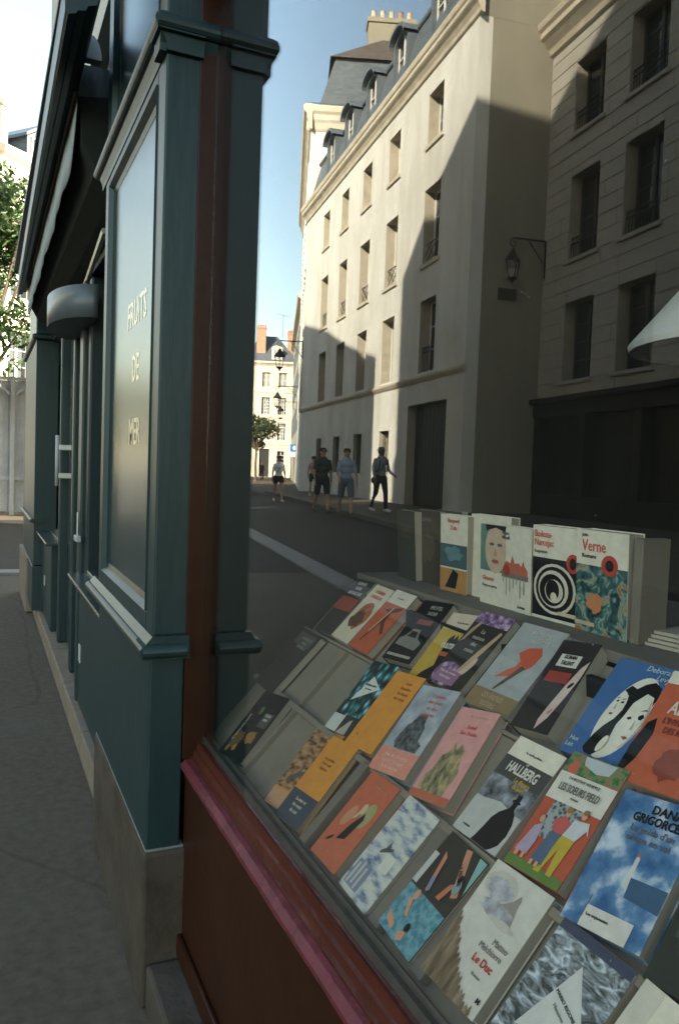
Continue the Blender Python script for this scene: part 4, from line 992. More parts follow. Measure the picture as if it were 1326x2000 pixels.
# ---- middle row
make_book('dark paperback with pale spaced letters leaning at the far left of the middle row', lay_m(1.772, .255, 1), .118, .176, .02, (.03, .03, .027),
    [(DGR, rc(.1, .9, .75, .95))], sm(.6, .85, ['L A  N U I T', 'D E S', 'A R B R E S'], .06, (.35, .35, .33)))
make_book('paperback with blue foliage and a white triangle', lay_m(1.390, .273, -7), .093, .169, .02, M_leafp,
    [((.62, .64, .62), [(.18, .42), (.42, .80), (.92, .66)]), ((.56, .58, .58), rc(0, .46, 0, .22)), ((.03, .03, .025), rc(.46, 1, 0, .24)), ((.4, .37, .33), [(.5, .0), (.72, .18), (.8, .2), (.85, .0)])],
    [('ROMAIN GARY', .55, .66, .035, BLK), ('Les racines', .55, .61, .03, DGR)])
make_book('plain orange paperback in the middle row', lay_m(1.293, .275, -6.5), .097, .171, .02, ORG, (),
    sm(.66, .86, ['Iouri', 'Boutsko', 'Le chant', 'des eaux'], .058, (.36, .15, .03)) + [('M', .2, .13, .045, (.35, .15, .03))])
make_book('misty grey paperback with dark ruins and a salmon paper band', lay_m(1.181, .274, -10), .107, .18, .02, M_ruin,
    [(M_ink2, [(.2, .34), (.28, .54), (.34, .56), (.42, .68), (.62, .68), (.66, .58), (.72, .54), (.76, .4), (.88, .36), (.86, .27), (.3, .27)]), ((.66, .26, .20), rc(-.0, 1, 0, .26))],
    sm(.6, .88, ["L'ombre", 'des jours', 'et des', 'pierres'], .062, (.58, .20, .18)) + sm(.5, .17, ['Prix des libraires', 'roman etranger', 'de la rentree'], .052, (.72, .55, .5)))
make_book('pink paperback with a carved temple', lay_m(1.054, .275, -11), .093, .172, .022, PNK,
    [(M_temple, [(.1, .0), (.12, .25), (.2, .3), (.24, .46), (.34, .5), (.4, .62), (.5, .54), (.56, .62), (.7, .56), (.76, .4), (.84, .34), (.8, .12), (.74, 0)]), ((.45, .13, .08), rc(0, 1, 0, .08))],
    sm(.58, .9, ['Les heures'], .055, (.68, .42, .4)) + sm(.55, .78, ['Soleil', 'Sao Paulo'], .06, (.60, .12, .12)))
make_book('black and white thriller titled HALLBERG with a man in a hat', lay_m(.905, .270, -1), .102, .1665, .022, (.42, .42, .43),
    [(WHT, rc(0, 1, .8, 1)), (M_street, rc(0, 1, .36, .8)), ((.06, .06, .06), rc(0, 1, .60, .8)), ((.47, .47, .48), [(0, 0), (1, 0), (1, .34), (.5, .40), (.0, .34)]), (BLK, [(.44, 0), (.47, .06), (.50, .16), (.52, .25), (.58, .32), (.66, .37), (.70, .39), (.705, .425), (.695, .452), (.66, .455), (.665, .468), (.70, .475), (.705, .53), (.79, .53), (.795, .475), (.83, .468), (.83, .455), (.80, .452), (.795, .42), (.80, .39), (.86, .36), (.93, .28), (.96, .18), (.93, .08), (.86, .03), (.80, 0)])],
    [('HALLBERG', .5, .665, .135, (.66, .65, .62), dict(sx=.62, bold=.02)), ('Le disparu', .62, .60, .06, YEL, dict(sx=.8, bold=.02)), ('du port', .62, .545, .06, YEL, dict(sx=.8, bold=.02)), ('- le cercle policier -', .5, .87, .03, DGR), ('ulf', .5, .775, .03, WHT), ('roman', .22, .07, .035, DGR)])
make_book('paperback titled LES SOEURS FIELD with women in a garden', lay_m(.795, .284, -5), .099, .178, .022, (.45, .09, .05),
    [(M_garden, rc(0, 1, .78, 1)), ((.45, .50, .55), [(.25, .99), (.8, .99), (.75, .9), (.55, .88), (.3, .92)]), ((.5, .12, .08), blob(.16, .87, .1, .06, 8)), ((.64, .62, .58), rc(0, 1, .58, .82)), (ramp_mat('lattice print', [(.3, (.08, .08, .08)), (.6, (.36, .36, .33))], 'voronoi', 160), rc(.2, .72, .28, .58)), ((.12, .2, .05), rc(0, 1, 0, .08)), ((.48, .36, .05), [(.5, .05), (.6, .05), (.68, .26), (.72, .06), (.8, .06), (.84, .36), (.62, .38)]), ((.52, .54, .6), [(.62, .36), (.84, .36), (.92, .46), (.98, .42), (.9, .52), (.66, .5)]), ((.08, .13, .22), [(.36, .1), (.58, .1), (.6, .38), (.44, .38)]), ((.5, .1, .1), [(.44, .36), (.6, .36), (.66, .46), (.5, .5), (.38, .44)]), ((.40, .32, .46), [(.06, .12), (.28, .12), (.3, .24), (.26, .38), (.14, .34)]), (SKIN, el(.78, .555, .045, .032)), (SKIN, el(.54, .53, .04, .03)), (SKIN, el(.2, .41, .04, .03)), ((.3, .16, .05), el(.53, .55, .05, .025)), ((.25, .13, .05), el(.79, .58, .05, .022)), (SKIN, rc(.1, .16, .08, .13)), (SKIN, rc(.22, .27, .08, .13)), (SKIN, rc(.4, .45, .07, .11)), (SKIN, rc(.5, .55, .07, .11))],
    [('LES SOEURS FIELD', .5, .665, .088, DGR, dict(sx=.56, bold=.004)), ('DOROTHY WHIPPLE', .5, .765, .033, DGR), ('roman', .5, .62, .03, DGR)])
make_book('sky blue paperback with clouds and a lighthouse by DANA GRIGORCEA', lay_m(.674, .276, -9), .112, .175, .022, M_cloud,
    [((.56, .58, .58), [(.50, .34), (.56, .34), (.555, .55), (.545, .57), (.515, .57), (.505, .55)]), ((.45, .12, .1), rc(.51, .55, .565, .585)), ((.62, .60, .58), rc(.24, .82, .0, .15)), ((.10, .12, .15), rc(.235, .245, .06, .22)), ((.04, .1, .2), [(.56, .42), (1, .42), (1, .26), (.58, .28)])],
    [('DANA', .62, .88, .09, BLK, dict(bold=.022, sx=.95)), ('GRIGORCEA', .57, .80, .09, BLK, dict(bold=.022, sx=.82)), ("Le poids d'un", .55, .725, .072, (.12, .13, .15), dict(sx=.9)), ('oiseau en vol', .55, .655, .072, (.12, .13, .15), dict(sx=.9)), ('Les argonautes', .42, .08, .03, BLK)])
make_book('dark green paperback with a white patch at the right edge of the middle row', lay_m(.545, .276, -6), .108, .174, .022, (.03, .035, .028), [((.55, .55, .52), rc(.1, .6, .6, .95)), ((.06, .075, .06), rc(.1, .5, .3, .5))])
# ---- top row
make_book('black paperback with white text and a red foot, far left of the top row', lay_m(1.765, .43, -2, rowA=True), .092, .168, .02, (.035, .035, .032),
    [((.30, .06, .04), rc(0, 1, .42, .66))], sm(.5, .9, ['ROMANS', 'NOIRS', 'ANTHOLOGIE'], .08, (.5, .5, .47), sx=.8))
make_book('white paperback with red title and a brown shell shape', lay_m(1.662, .43, 2, rowA=True), .094, .165, .02, (.62, .55, .44),
    [((.40, .10, .06), blob(.55, .46, .36, .24, 12, j=.1)), ((.10, .05, .03), blob(.48, .38, .28, .15, 6, j=.3)), ((.3, .2, .15), [(.5, .5), (.8, .62), (.7, .66), (.5, .58)])],
    sm(.5, .86, ['LE GRAND', 'COQUILLAGE'], .075, (.55, .1, .06), sx=.75, bold=.01))
make_book('red paperback with a white top and a thin crossing figure', lay_m(1.562, .431, 1, rowA=True), .096, .17, .02, (.48, .105, .05),
    [((.64, .60, .53), rc(0, 1, .78, 1)), ((.10, .035, .02), [(.2, .66), (.9, .78), (.88, .72), (.6, .64), (.62, .5), (.9, .34), (.84, .3), (.5, .46), (.3, .12), (.24, .14), (.44, .5), (.42, .64)]), ((.58, .42, .28), [(.3, .3), (.34, .28), (.56, .72), (.52, .74)])],
    [('- le cercle -', .5, .87, .04, (.3, .28, .25))])
make_book('black paperback with a grey car on a pale stand', lay_m(1.417, .44, -6, rowA=True), .102, .158, .024, BLK,
    [((.20, .20, .19), [(.1, .24), (.84, .2), (.9, .32), (.7, .38), (.6, .52), (.34, .52), (.24, .4), (.1, .34)]), ((.02, .02, .02), [(.3, .39), (.62, .38), (.56, .48), (.38, .48)]), ((.35, .34, .31), rc(.08, .9, .06, .10)), ((.22, .05, .04), rc(.3, .8, .60, .68))],
    sm(.6, .86, ['MOTEL', 'NOIR'], .085, (.38, .37, .33)))
make_book('yellow and black paperback with a white top by OULITSKAIA', lay_m(1.302, .432, -7, -.006, True), .105, .168, .016, YEL,
    [((.60, .50, .42), rc(0, 1, .76, 1)), (BLK, [(.2, .0), (.3, .12), (.5, .24), (.44, .4), (.4, .62), (.5, .7), (.55, .62), (.6, .7), (.68, .62), (.8, .7), (.82, .5), (1, .5), (1, 0)]), ((.40, .10, .06), rc(.42, .9, .38, .44))],
    [('OULITSKAIA', .6, .49, .10, WHT, dict(sx=.6, bold=.02)), ('- le livre de poche -', .5, .85, .03, DGR)])
make_book('black paperback with pale hands and purple flowers', lay_m(1.213, .441, -1, .007, True), .103, .171, .018, (.03, .026, .024),
    [(M_flower, rc(0, 1, .84, 1)), (M_flower, el(.35, .14, .36, .16)), ((.55, .42, .36), el(.75, .3, .16, .08, .9)), ((.46, .32, .2), [(.7, .5), (.9, .8), (.97, .78), (.8, .42), (.62, .2), (.56, .22)]), ((.4, .28, .18), [(.05, .55), (.1, .75), (.2, .86), (.26, .84), (.12, .6)]), (PUR, rc(.08, .74, .03, .2))],
    sm(.48, .72, ['La', 'maison', 'des', 'roses'], .075, (.42, .40, .36)) + sm(.4, .15, ['Prix du roman', 'historique'], .05, (.62, .52, .55)))
make_book('grey paperback by PATRICK deWITT with a red duck shape', lay_m(1.088, .443, -1.5, 0, True), .118, .18, .022, (.33, .36, .38),
    [((.52, .10, .06), [(.46, .44), (.62, .46), (.78, .56), (.82, .7), (.72, .78), (.48, .74), (.36, .66), (.5, .58), (.48, .52)]), ((.52, .10, .06), [(.22, .34), (.5, .4), (.66, .5), (.5, .52), (.38, .46)]), ((.10, .06, .04), [(.36, .22), (.4, .22), (.6, .42), (.7, .52), (.6, .54), (.52, .44)]), ((.24, .17, .10), rc(0, 1, 0, .2))],
    [('PATRICK', .56, .87, .085, (.55, .57, .57), dict(sx=.85)), ('deWITT', .62, .79, .085, (.55, .57, .57), dict(sx=.85))] + sm(.5, .115, ['LES FRERES', 'SISTERS'], .075, (.42, .33, .22), sx=.85))
make_book('thick black paperback with half a pale face in the dark', lay_m(.978, .44, -8, .004, True), .080, .172, .03, (.025, .022, .022),
    [((.58, .44, .42), [(.62, .02), (.78, .16), (.9, .4), (.98, .62), (.98, .8), (.86, .72), (.74, .52), (.64, .3), (.58, .12)]), (BLK, el(.86, .52, .06, .025, .5)), ((.35, .2, .2), el(.74, .22, .05, .018, .6)), ((.6, .58, .54), rc(.2, .74, .7, .84)), ((.30, .05, .04), rc(.14, .74, .52, .64))],
    sm(.47, .79, ['GORAN', 'TALENT'], .06, BLK, sx=.7, bold=.02))
make_book('blue paperback by Deborah Levy with two faces in an oval', lay_m(.843, .44, -4, 0, True), .113, .172, .022, BLU,
    [((.68, .66, .60), el(.60, .46, .31, .42, -.28, 40)),
     (BLK, [(.30, .10), (.36, .06), (.48, .05), (.56, .12), (.58, .26), (.56, .38), (.60, .50), (.62, .62), (.72, .72), (.84, .70), (.88, .62), (.90, .70), (.86, .80), (.74, .84), (.62, .80), (.54, .74), (.44, .76), (.38, .70), (.44, .68), (.50, .62), (.52, .52), (.48, .42), (.40, .34), (.34, .24)]),
     ((.70, .68, .62), [(.40, .68), (.48, .66), (.515, .58), (.50, .48), (.46, .41), (.40, .38), (.355, .42), (.33, .50), (.345, .60)]),
     (BLK, [(.35, .585), (.385, .60), (.40, .585), (.375, .575)]), (BLK, [(.43, .58), (.465, .60), (.485, .58), (.455, .57)]), (BLK, [(.35, .615), (.39, .625), (.39, .619), (.35, .608)]), (BLK, [(.43, .612), (.48, .625), (.48, .618), (.43, .605)]),
     ((.25, .07, .06), el(.395, .455, .028, .012, .1)), ((.4, .36, .33), [(.40, .57), (.415, .50), (.385, .505)]),
     ((.70, .68, .62), [(.62, .60), (.72, .68), (.84, .66), (.885, .56), (.90, .44), (.875, .34), (.84, .24), (.76, .18), (.68, .22), (.63, .32), (.60, .46)]),
     (BLK, [(.80, .50), (.85, .53), (.885, .50), (.86, .47), (.82, .47)]), (BLK, [(.78, .545), (.86, .575), (.885, .56), (.86, .56)]), (BLK, [(.66, .46), (.71, .48), (.73, .46), (.69, .445)]), ((.25, .07, .06), [(.74, .285), (.80, .30), (.84, .285), (.80, .265)]), ((.4, .36, .33), [(.80, .46), (.83, .365), (.79, .36)]),
     ((.68, .66, .60), el(.555, .175, .045, .085, -.3))],
    [('Deborah', .72, .92, .075, (.45, .55, .62), dict(shear=.2)), ('Levy', .83, .85, .075, (.45, .55, .62), dict(shear=.2)), ('Hot', .14, .12, .06, (.45, .55, .62)), ('Lait', .12, .06, .06, (.45, .55, .62))])
make_book('red paperback by ADICHIE overlapping the blue one', lay_m(.730, .44, -6, .012, True), .113, .175, .022, (.47, .11, .06),
    [((.66, .63, .57), rc(0, 1, .88, 1)), (BLK, [(0, .0), (.06, .02), (.16, .2), (.2, .42), (.14, .56), (.05, .5), (0, .3)]), ((.25, .06, .04), blob(.62, .22, .2, .14, 9))],
    [('ADICHIE', .56, .62, .16, (.64, .58, .52), dict(sx=.7, bold=.02)), ("L'INVENTAIRE", .5, .53, .075, (.2, .05, .04), dict(sx=.75, bold=.01)), ('DES REVES', .5, .45, .075, (.2, .05, .04), dict(sx=.75, bold=.01)), ('roman', .2, .06, .04, (.6, .3, .2))])
# ---- standing on the top shelf
zs = .9855
make_book('white-topped book by Boileau-Narcejac with a spiral print, standing', stand_m(.497, 1.1655, zs+.0875, 3, -2), .121, .175, .03, (.64, .62, .57),
    [(BLK, rc(0, 1, .03, .66)), ((.56, .54, .49), el(.5, .34, .46, .27)), (BLK, el(.5, .34, .41, .24)), ((.56, .54, .49), el(.48, .34, .33, .2)), (BLK, el(.46, .33, .28, .17)), ((.56, .54, .49), el(.5, .32, .2, .125)), (BLK, el(.47, .33, .15, .11)), ((.6, .58, .5), el(.5, .26, .07, .05)), ((.64, .62, .57), rc(0, 1, 0, .03)), ((.42, .05, .04), el(.9, .64, .14, .1)), (BLK, el(.9, .64, .07, .06)), ((.5, .46, .36), rc(.62, .98, .08, .12))],
    [('Boileau-', .06, .88, .105, (.55, .08, .07), dict(align='LEFT', sx=.78)), ('Narcejac', .06, .79, .105, (.55, .08, .07), dict(align='LEFT', sx=.78)), ('Suspense', .06, .71, .055, BLK, dict(align='LEFT'))])
make_book('white-topped book by Verne with a sea monster print, standing', stand_m(.4955, 1.0435, zs+.0885, 1, -2), .121, .177, .035, (.64, .62, .57),
    [(M_sea, rc(0, 1, .0, .66)), ((.42, .05, .04), el(.66, .68, .16, .1)), (BLK, el(.66, .68, .08, .055)), ((.5, .2, .1), blob(.4, .3, .16, .1, 7)), ((.45, .36, .3), rc(.0, .4, .06, .1))],
    [('Jules', .12, .94, .045, BLK, dict(align='LEFT')), ('Verne', .12, .80, .16, (.55, .08, .07), dict(align='LEFT', sx=.82)), ('Romans', .12, .73, .06, BLK, dict(align='LEFT'))])
make_book('white paperback with a teal-shadowed face, standing', stand_m(.492, 1.343, zs+.082, 0, -2), .107, .165, .02, (.62, .60, .55),
    [((.10, .20, .19), rc(.0, 1, .42, 1)), ((.50, .38, .31), el(.5, .7, .34, .3)), (BLK, [(.16, 1), (.84, 1), (.8, .93), (.5, .97), (.2, .92)]), (DGR, el(.38, .76, .08, .02)), (DGR, el(.64, .76, .08, .02)), ((.4, .24, .2), [(.5, .74), (.56, .62), (.46, .62)]), ((.30, .10, .09), el(.5, .55, .12, .025)), ((.32, .05, .04), el(.86, .48, .1, .07))],
    [('Oksanen', .1, .30, .085, (.55, .08, .07), dict(align='LEFT', sx=.8)), ('Purge et autres', .1, .22, .05, DGR, dict(align='LEFT'))])
make_book('white paperback with a dripping red city skyline, standing', stand_m(.4905, 1.2765, zs+.083, -2, -2), .107, .166, .02, (.60, .59, .55),
    [((.45, .12, .09), [(.1, .44), (.9, .42), (.9, .5), (.8, .56), (.76, .62), (.7, .54), (.62, .58), (.5, .56), (.42, .66), (.36, .56), (.24, .58), (.1, .52)]), ((.16, .15, .14), rc(.08, .92, .38, .44))] + [((.32, .31, .3), rc(.12+k*.11, .15+k*.11, .38-.05*((k*7) % 4)-.06, .39)) for k in range(7)],
    [('Virginia', .1, .9, .05, DGR, dict(align='LEFT')), ('Woolf', .1, .84, .06, BLK, dict(align='LEFT')), ('ROMAN', .74, .05, .04, BLK)])
make_book('standing paperback with blue and orange print at the left of the shelf', stand_m(.50, 1.515, zs+.087, 4, -2), .10, .174, .02, (.60, .58, .53),
    [((.05, .1, .12), rc(0, 1, .32, .62)), ((.38, .2, .08), rc(0, 1, .0, .3)), (BLK, [(.2, .05), (.5, .3), (.7, .25), (.6, .05)]), ((.1, .2, .25), blob(.5, .5, .3, .1, 2))],
    sm(.5, .9, ['Barjavel', 'Zola'], .08, (.5, .08, .06)))
make_book('blank white book standing behind the teal-faced one', stand_m(.52, 1.405, zs+.09, 0, -1), .145, .18, .022, (.62, .60, .54))
make_book('dark green book leaning at the far left end of the shelf', stand_m(.50, 1.735, zs+.085, -6, -4), .11, .172, .024, (.035, .045, .035), [((.06, .055, .04), rc(.2, .8, .6, .8))])
make_book('brown-black book second from the far left on the shelf', stand_m(.515, 1.66, zs+.088, 3, -3), .11, .176, .022, (.05, .04, .032), [((.08, .065, .05), blob(.5, .5, .3, .2, 5))], [('ROMAN', .5, .85, .07, (.2, .18, .15))])
make_book('dark grey book standing third from the far left on the shelf', stand_m(.535, 1.595, zs+.09, 0, -2), .11, .18, .02, (.05, .055, .05))
bk = thing('book_end', 'plain grey book-end beside the book by Verne', 'book end', (.53, .965, zs)); bx('plate', (.500, .56, .958, .978, zs, zs+.172), M_shelf, bk, bevel=.002)
for i, (x, y, rz, l) in enumerate(((.62, .93, 8, 'stack of loose pale papers lying on the shelf behind the books'), (.66, .80, -14, 'folded pale leaflets lying at the right end of the shelf'))):
    ps = thing('paper_stack', l, 'papers', (x, y, zs), R(rz))
    for k in range(4): MB().box(-.1+k*.006, .1+k*.004, -.07, .07-k*.008, .0005+k*.006, .0055+k*.006).build('paper_sheet', M_pages, ps)
# ------------------------------------------------------------------ conical lampshade hanging inside
LS = thing('pendant_lamp', 'white conical pendant lampshade hanging inside the shop at the right', 'lamp', (1.16, 1.27, 1.555))
ls = MB(); ls.lathe([(.30, 0), (.305, .012), (.09, .27), (.085, .27), (.292, .012), (.293, 0), (.30, 0)], (0, 0, 0), 40)
ls.build('shade', pm('white enamel', (.72, .70, .66), .45, .05, 8), LS, smooth=False)
MB().tube([(0, 0, .26), (0, 0, 1.41)], .006, 6).build('cord', M_dark, LS); MB().lathe([(.05, .2), (.05, .3), (0, .32)], (0, 0, 0), 12).build('lamp_holder', M_dark, LS)
MB().ell((0, 0, .16), (.035, .035, .05), 12, 8).build('bulb', pm('unlit bulb', (.6, .58, .52), .2), LS, smooth=True)
# ------------------------------------------------------------------ people on the far pavement (seen mirrored in the glass)
def remesh(mb, name, mat, parent, voxel=.011, smooth_it=3):
    me = bpy.data.meshes.new(name); me.from_pydata(mb.v, [], mb.f)
    o = bpy.data.objects.new(name, me); COL.objects.link(o)
    bm = bmesh.new(); bm.from_mesh(me); bmesh.ops.recalc_face_normals(bm, faces=bm.faces); bm.to_mesh(me); bm.free()
    md = o.modifiers.new('r', 'REMESH'); md.mode = 'VOXEL'; md.voxel_size = voxel
    sm_ = o.modifiers.new('s', 'SMOOTH'); sm_.iterations = smooth_it; sm_.factor = .5
    dg = bpy.context.evaluated_depsgraph_get(); dg.update()
    m2 = bpy.data.meshes.new_from_object(o.evaluated_get(dg)); m2.name = name
    bpy.data.objects.remove(o)
    m2.materials.clear(); m2.materials.append(mat); m2.polygons.foreach_set('use_smooth', [True]*len(m2.polygons))
    r = bpy.data.objects.new(name, m2); COL.objects.link(r); r.parent = parent
    return r
def limb(mb, pts, rad, n=10):
    mb.tube(pts, rad, n)
    for p, r in zip(pts, rad): mb.ell(p, (r, r, r), 10, 7)
def person(label, loc, rz, H=1.72, stride=.25, skin=(.42, .25, .17), top=(.1, .1, .1), sleeves=.55, bottom=(.1, .1, .1), blen=.5, skirt=False, shoes=(.6, .6, .6), hair=(.03, .02, .015), hat=None, female=False, arms=(0, 0), bend=(.15, .15), bag=None, backpack=None, longhair=False):
    P = thing('person', label, 'person', loc, rz, 'people walking along the far pavement')
    k = H/1.75; sk = pm('skin %.2f' % skin[0], skin, .6, .06, 20)
    V = lambda x, y, z: (x*k, y*k, z*k)
    sh = .175 if female else .20; hip = .10
    b = MB(); sgn = (1, -1)
    hipz, kneez, ankz = .92, .50, .085
    legs = []
    for i, s in enumerate((-1, 1)):
        f = stride*(1 if i == 0 else -1)
        hpt = V(s*hip, 0, hipz); kn = V(s*hip*1.0, -f*.55-.03, kneez+.02); an = V(s*hip*.95, -f*1.0+(.10 if f < 0 else .0), ankz+(.05 if f < 0 else 0)); toe = V(s*hip*1.15, -f*1.0-.15+(.10 if f < 0 else 0), .04)
        legs.append((hpt, kn, an, toe)); mid = tuple((kn[j]*.62+an[j]*.38)+(0, .02*k, 0)[j] for j in range(3))
        limb(b, [hpt, tuple((hpt[j]+kn[j])/2 for j in range(3)), kn, mid, an], [.085*k, .075*k, .052*k, .052*k, .036*k])
        limb(b, [(an[0], an[1]+.04*k, .045*k), (an[0], an[1], .05*k), toe], [.035*k, .04*k, .028*k])
    # torso, neck, head
    tz = [(.90, .15, .105), (1.02, .135 if female else .15, .095), (1.18, .145 if female else .165, .105), (1.34, .16 if female else .185, .11), (1.43, .12, .08)]
    for z_, rx, ry in tz: b.ell(V(0, 0, z_), (rx*k, ry*k, .12*k), 14, 8)
    limb(b, [V(0, .0, 1.42), V(0, -.015, 1.55)], [.058*k, .052*k])
    hz = 1.635
    b.ell(V(0, -.02, hz), (.073*k, .092*k, .112*k), 16, 12); b.ell(V(0, -.055, hz-.06), (.05*k, .05*k, .05*k), 10, 8)
    b.ell(V(0, -.115, hz-.012), (.014*k, .022*k, .026*k), 8, 6)                  # nose
    for s in sgn: b.ell(V(s*.075, -.01, hz), (.012*k, .022*k, .032*k), 8, 6)     # ears
    armp = []
    for i, s in enumerate((-1, 1)):
        a = arms[i]; be = bend[i]
        S0 = V(s*sh*.93, 0, 1.395); L1, L2 = .29, .26
        el_ = V(s*(sh+.05), -L1*math.sin(a), 1.40-L1*math.cos(a)); a2 = a+be
        wr = (el_[0]+s*.01*k-s*.10*k*max(0, be-.7), el_[1]-L2*math.sin(a2)*k, el_[2]-L2*math.cos(a2)*k)
        armp.append((S0, el_, wr, a2))
        limb(b, [S0, el_, wr], [.052*k, .038*k, .026*k])
        d = Vector((0, -math.sin(a2), -math.cos(a2))); side = Vector((s, 0, 0)); nrm = d.cross(side)
        w = Vector(wr); pc = w+d*.05*k
        b.ell(pc, (.022*k, .036*k, .045*k), 10, 7, rot=Matrix.Rotation(-a2, 3, 'X') if True else None)
        fw_dir = Vector((0, -math.cos(a2), math.sin(a2)))
        for q, (off, ln) in enumerate(((-.028, .062), (-.010, .072), (.009, .068), (.027, .054))):
            p0 = pc+d*.035*k+fw_dir*off*-1*k; p1 = p0+d*ln*.55*k; p2 = p1+d*ln*.5*k-side*.018*k
            limb(b, [p0, p1, p2], [.0095*k, .0088*k, .0075*k], 6)
        t0 = w+d*.03*k+fw_dir*.028*k; t1 = t0+fw_dir*.03*k+d*.03*k; limb(b, [t0, t1, t1+d*.028*k], [.011*k, .0095*k, .008*k], 6)
    remesh(b, 'body', sk, P, .0095)
    # eyes and mouth
    for s in sgn: MB().ell(V(s*.03, -.104, hz+.012), (.012*k, .007*k, .007*k), 8, 6).build('eye', pm('eye', (.03, .025, .02), .3), P, smooth=True)
    MB().ell(V(0, -.108, hz-.062), (.022*k, .007*k, .006*k), 8, 6).build('mouth', pm('lips', (.3, .12, .1), .5), P, smooth=True)
    # shirt
    t = MB(); g = .010*k
    for z_, rx, ry in tz: t.ell(V(0, 0, z_), (rx*k+g, ry*k+g, .12*k), 14, 8)
    for (S0, el_, wr, a2) in armp:
        e = tuple(S0[j]+(el_[j]-S0[j])*min(1, sleeves*1.6) for j in range(3))
        pts = [S0, e]; rad = [.056*k, .052*k]
        if sleeves > .7: pts = [S0, el_, tuple(el_[j]+(wr[j]-el_[j])*(sleeves-.6)*2.2 for j in range(3))]; rad = [.056*k, .046*k, .038*k]
        limb(t, pts, rad)
    remesh(t, 'shirt', pm('cloth top %.2f %.2f %.2f' % top, top, .9, .12, 14), P, .013, 4)
    # shorts / trousers
    q = MB()
    q.ell(V(0, 0, .90), (.172*k, .128*k, .13*k), 14, 8)
    for (h_, kn, an, toe) in legs:
        if blen <= 1: e = tuple(h_[j]+(kn[j]-h_[j])*blen for j in range(3)); limb(q, [h_, e], [.105*k, .092*k])
        else: limb(q, [h_, kn, tuple(an[j]+(0, 0, .02)[j] for j in range(3))], [.105*k, .07*k, .055*k])
    remesh(q, 'trousers' if blen > 1 else 'shorts', pm('cloth bottom %.2f %.2f %.2f' % bottom, bottom, .9, .15, 14), P, .013, 4)
    for (h_, kn, an, toe) in legs:
        s_ = MB(); limb(s_, [(an[0], an[1]+.045*k, .045*k+an[2]*.2), (an[0], an[1], .052*k+an[2]*.1), (toe[0], toe[1]-.02, .042*k)], [.043*k, .048*k, .036*k])
        remesh(s_, 'shoe', pm('shoe %.2f' % shoes[0], shoes, .6, .1, 10), P, .010, 2)
    hm = pm('hair %.2f' % hair[0], hair, .6, .3, 40)
    hh = MB(); hh.ell(V(0, .012, hz+.035), (.082*k, .095*k, .095*k), 16, 10); hh.ell(V(0, .05, hz-.02), (.07*k, .06*k, .08*k), 12, 8)
    if longhair: hh.ell(V(0, .065, hz-.13), (.085*k, .045*k, .13*k), 12, 8); hh.ell(V(.075, .02, hz-.1), (.022*k, .03*k, .1*k), 8, 6); hh.ell(V(-.075, .02, hz-.1), (.022*k, .03*k, .1*k), 8, 6)
    remesh(hh, 'hair', hm, P, .011, 2)
    if hat:
        h2 = MB(); h2.lathe([(0, .13), (.07, .125), (.093, .09), (.1, .045), (.15 if hat[1] else .105, .03), (.15 if hat[1] else .105, .022), (.09, .03)], V(0, .0, hz+.0), 18)
        if not hat[1]: h2.ell(V(0, -.12, hz+.045), (.065*k, .07*k, .008*k), 12, 6)
        h2.build('hat', pm('hat %.2f' % hat[0][0], hat[0], .9, .1, 20), P, smooth=True)
    if bag:
        g_ = MB(); g_.ell(V(bag[1]*.2, .02, .86), (.055*k, .12*k, .10*k), 12, 8); remesh(g_, 'shoulder_bag', pm('bag %.2f' % bag[0][0], bag[0], .7), P, .013, 2)
        MB().tube([V(-bag[1]*.1, -.02, 1.45), V(0, -.14, 1.28), V(bag[1]*.14, -.12, 1.05), V(bag[1]*.2, -.02, .93)], .010, 6).build('bag_strap', pm('bag %.2f' % bag[0][0], bag[0], .7), P)
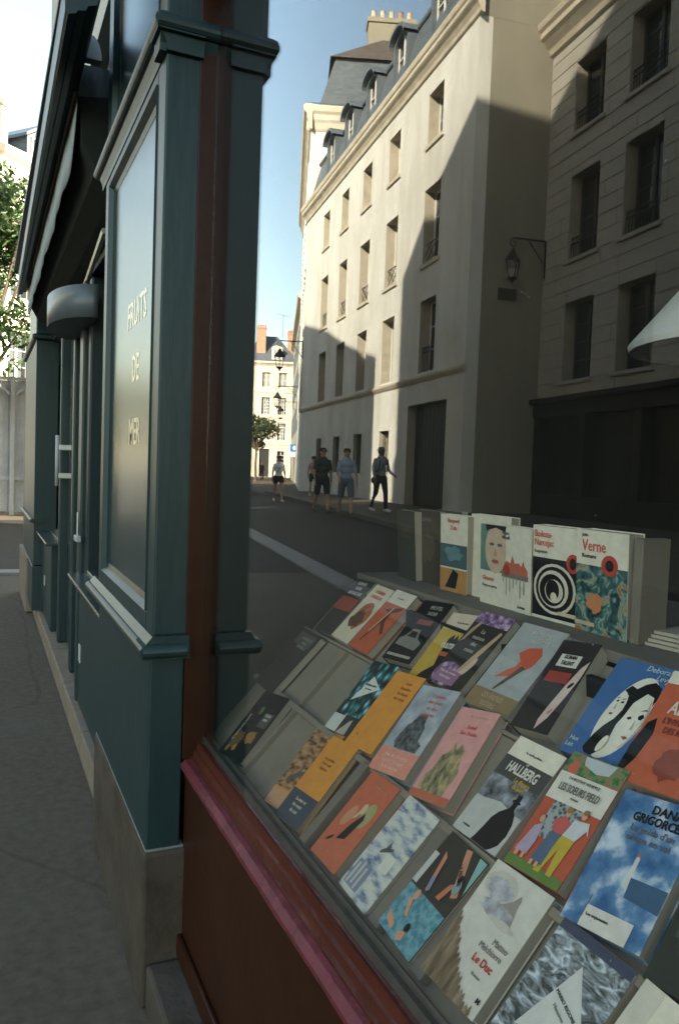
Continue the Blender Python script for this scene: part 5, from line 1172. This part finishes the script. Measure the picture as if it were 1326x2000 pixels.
    if backpack:
        g_ = MB(); g_.ell(V(0, .19, 1.2), (.15*k, .10*k, .22*k), 14, 9); remesh(g_, 'backpack', pm('pack %.2f' % backpack[0], backpack, .8), P, .014, 2)
        for s in sgn: MB().tube([V(s*.10, .12, 1.42), V(s*.11, -.06, 1.47), V(s*.125, -.135, 1.34), V(s*.15, -.10, 1.12), V(s*.15, .08, 1.08)], .018, 6).build('backpack_strap', pm('pack %.2f' % backpack[0], backpack, .8), P)
    return P
person('woman in white T-shirt and dark shorts with sunglasses and shoulder bag, crossing the road', (-9.55, 27.9, .004), R(8), 1.70, .24, top=(.78, .78, .76), sleeves=.4, bottom=(.02, .02, .025), blen=.42, shoes=(.65, .65, .62), hair=(.02, .015, .012), hat=((.05, .04, .03), False), female=True, arms=(.1, -.1), bend=(.4, .3), bag=((.02, .02, .02), 1), longhair=True)
person('woman in pink top and cap walking behind the two men', (-12.0, 30.5, .131), R(15), 1.64, .24, top=(.42, .22, .24), sleeves=.35, bottom=(.03, .03, .035), blen=.5, shoes=(.5, .5, .48), hair=(.02, .015, .012), hat=((.03, .03, .03), False), female=True, arms=(.3, -.2), bend=(1.2, .3), bag=((.02, .02, .02), -1))
person('man in dark olive T-shirt and dark shorts with a cap', (-8.35, 20.9, .004), R(5), 1.86, .26, top=(.055, .06, .045), sleeves=.45, bottom=(.025, .027, .03), blen=.85, shoes=(.05, .045, .04), hair=(.02, .015, .012), hat=((.035, .035, .03), True), arms=(-.15, .2), bend=(.2, .25), backpack=(.03, .03, .03))
person('man in light blue shirt and blue-grey shorts, carrying papers', (-8.55, 19.7, .004), R(10), 1.84, .25, top=(.26, .32, .42), sleeves=.5, bottom=(.10, .13, .17), blen=.9, shoes=(.12, .09, .07), hair=(.03, .022, .018), hat=((.05, .05, .055), False), arms=(.1, .3), bend=(.3, .6))
person('man in grey shirt and black trousers with a brimmed hat and backpack', (-9.62, 19.75, .131), R(-8), 1.80, .16, top=(.24, .26, .27), sleeves=.95, bottom=(.015, .016, .02), blen=1.5, shoes=(.62, .62, .6), skin=(.16, .09, .06), hair=(.02, .015, .012), hat=((.16, .15, .13), True), arms=(.15, .1), bend=(1.0, .25), bag=((.015, .015, .015), 1), backpack=(.02, .02, .025))
person('distant person in dark clothes near the sunlit far house', (-25.2, 76.5, .004), R(20), 1.74, .2, top=(.04, .04, .045), sleeves=.95, bottom=(.03, .03, .035), blen=1.5, shoes=(.05, .05, .05))
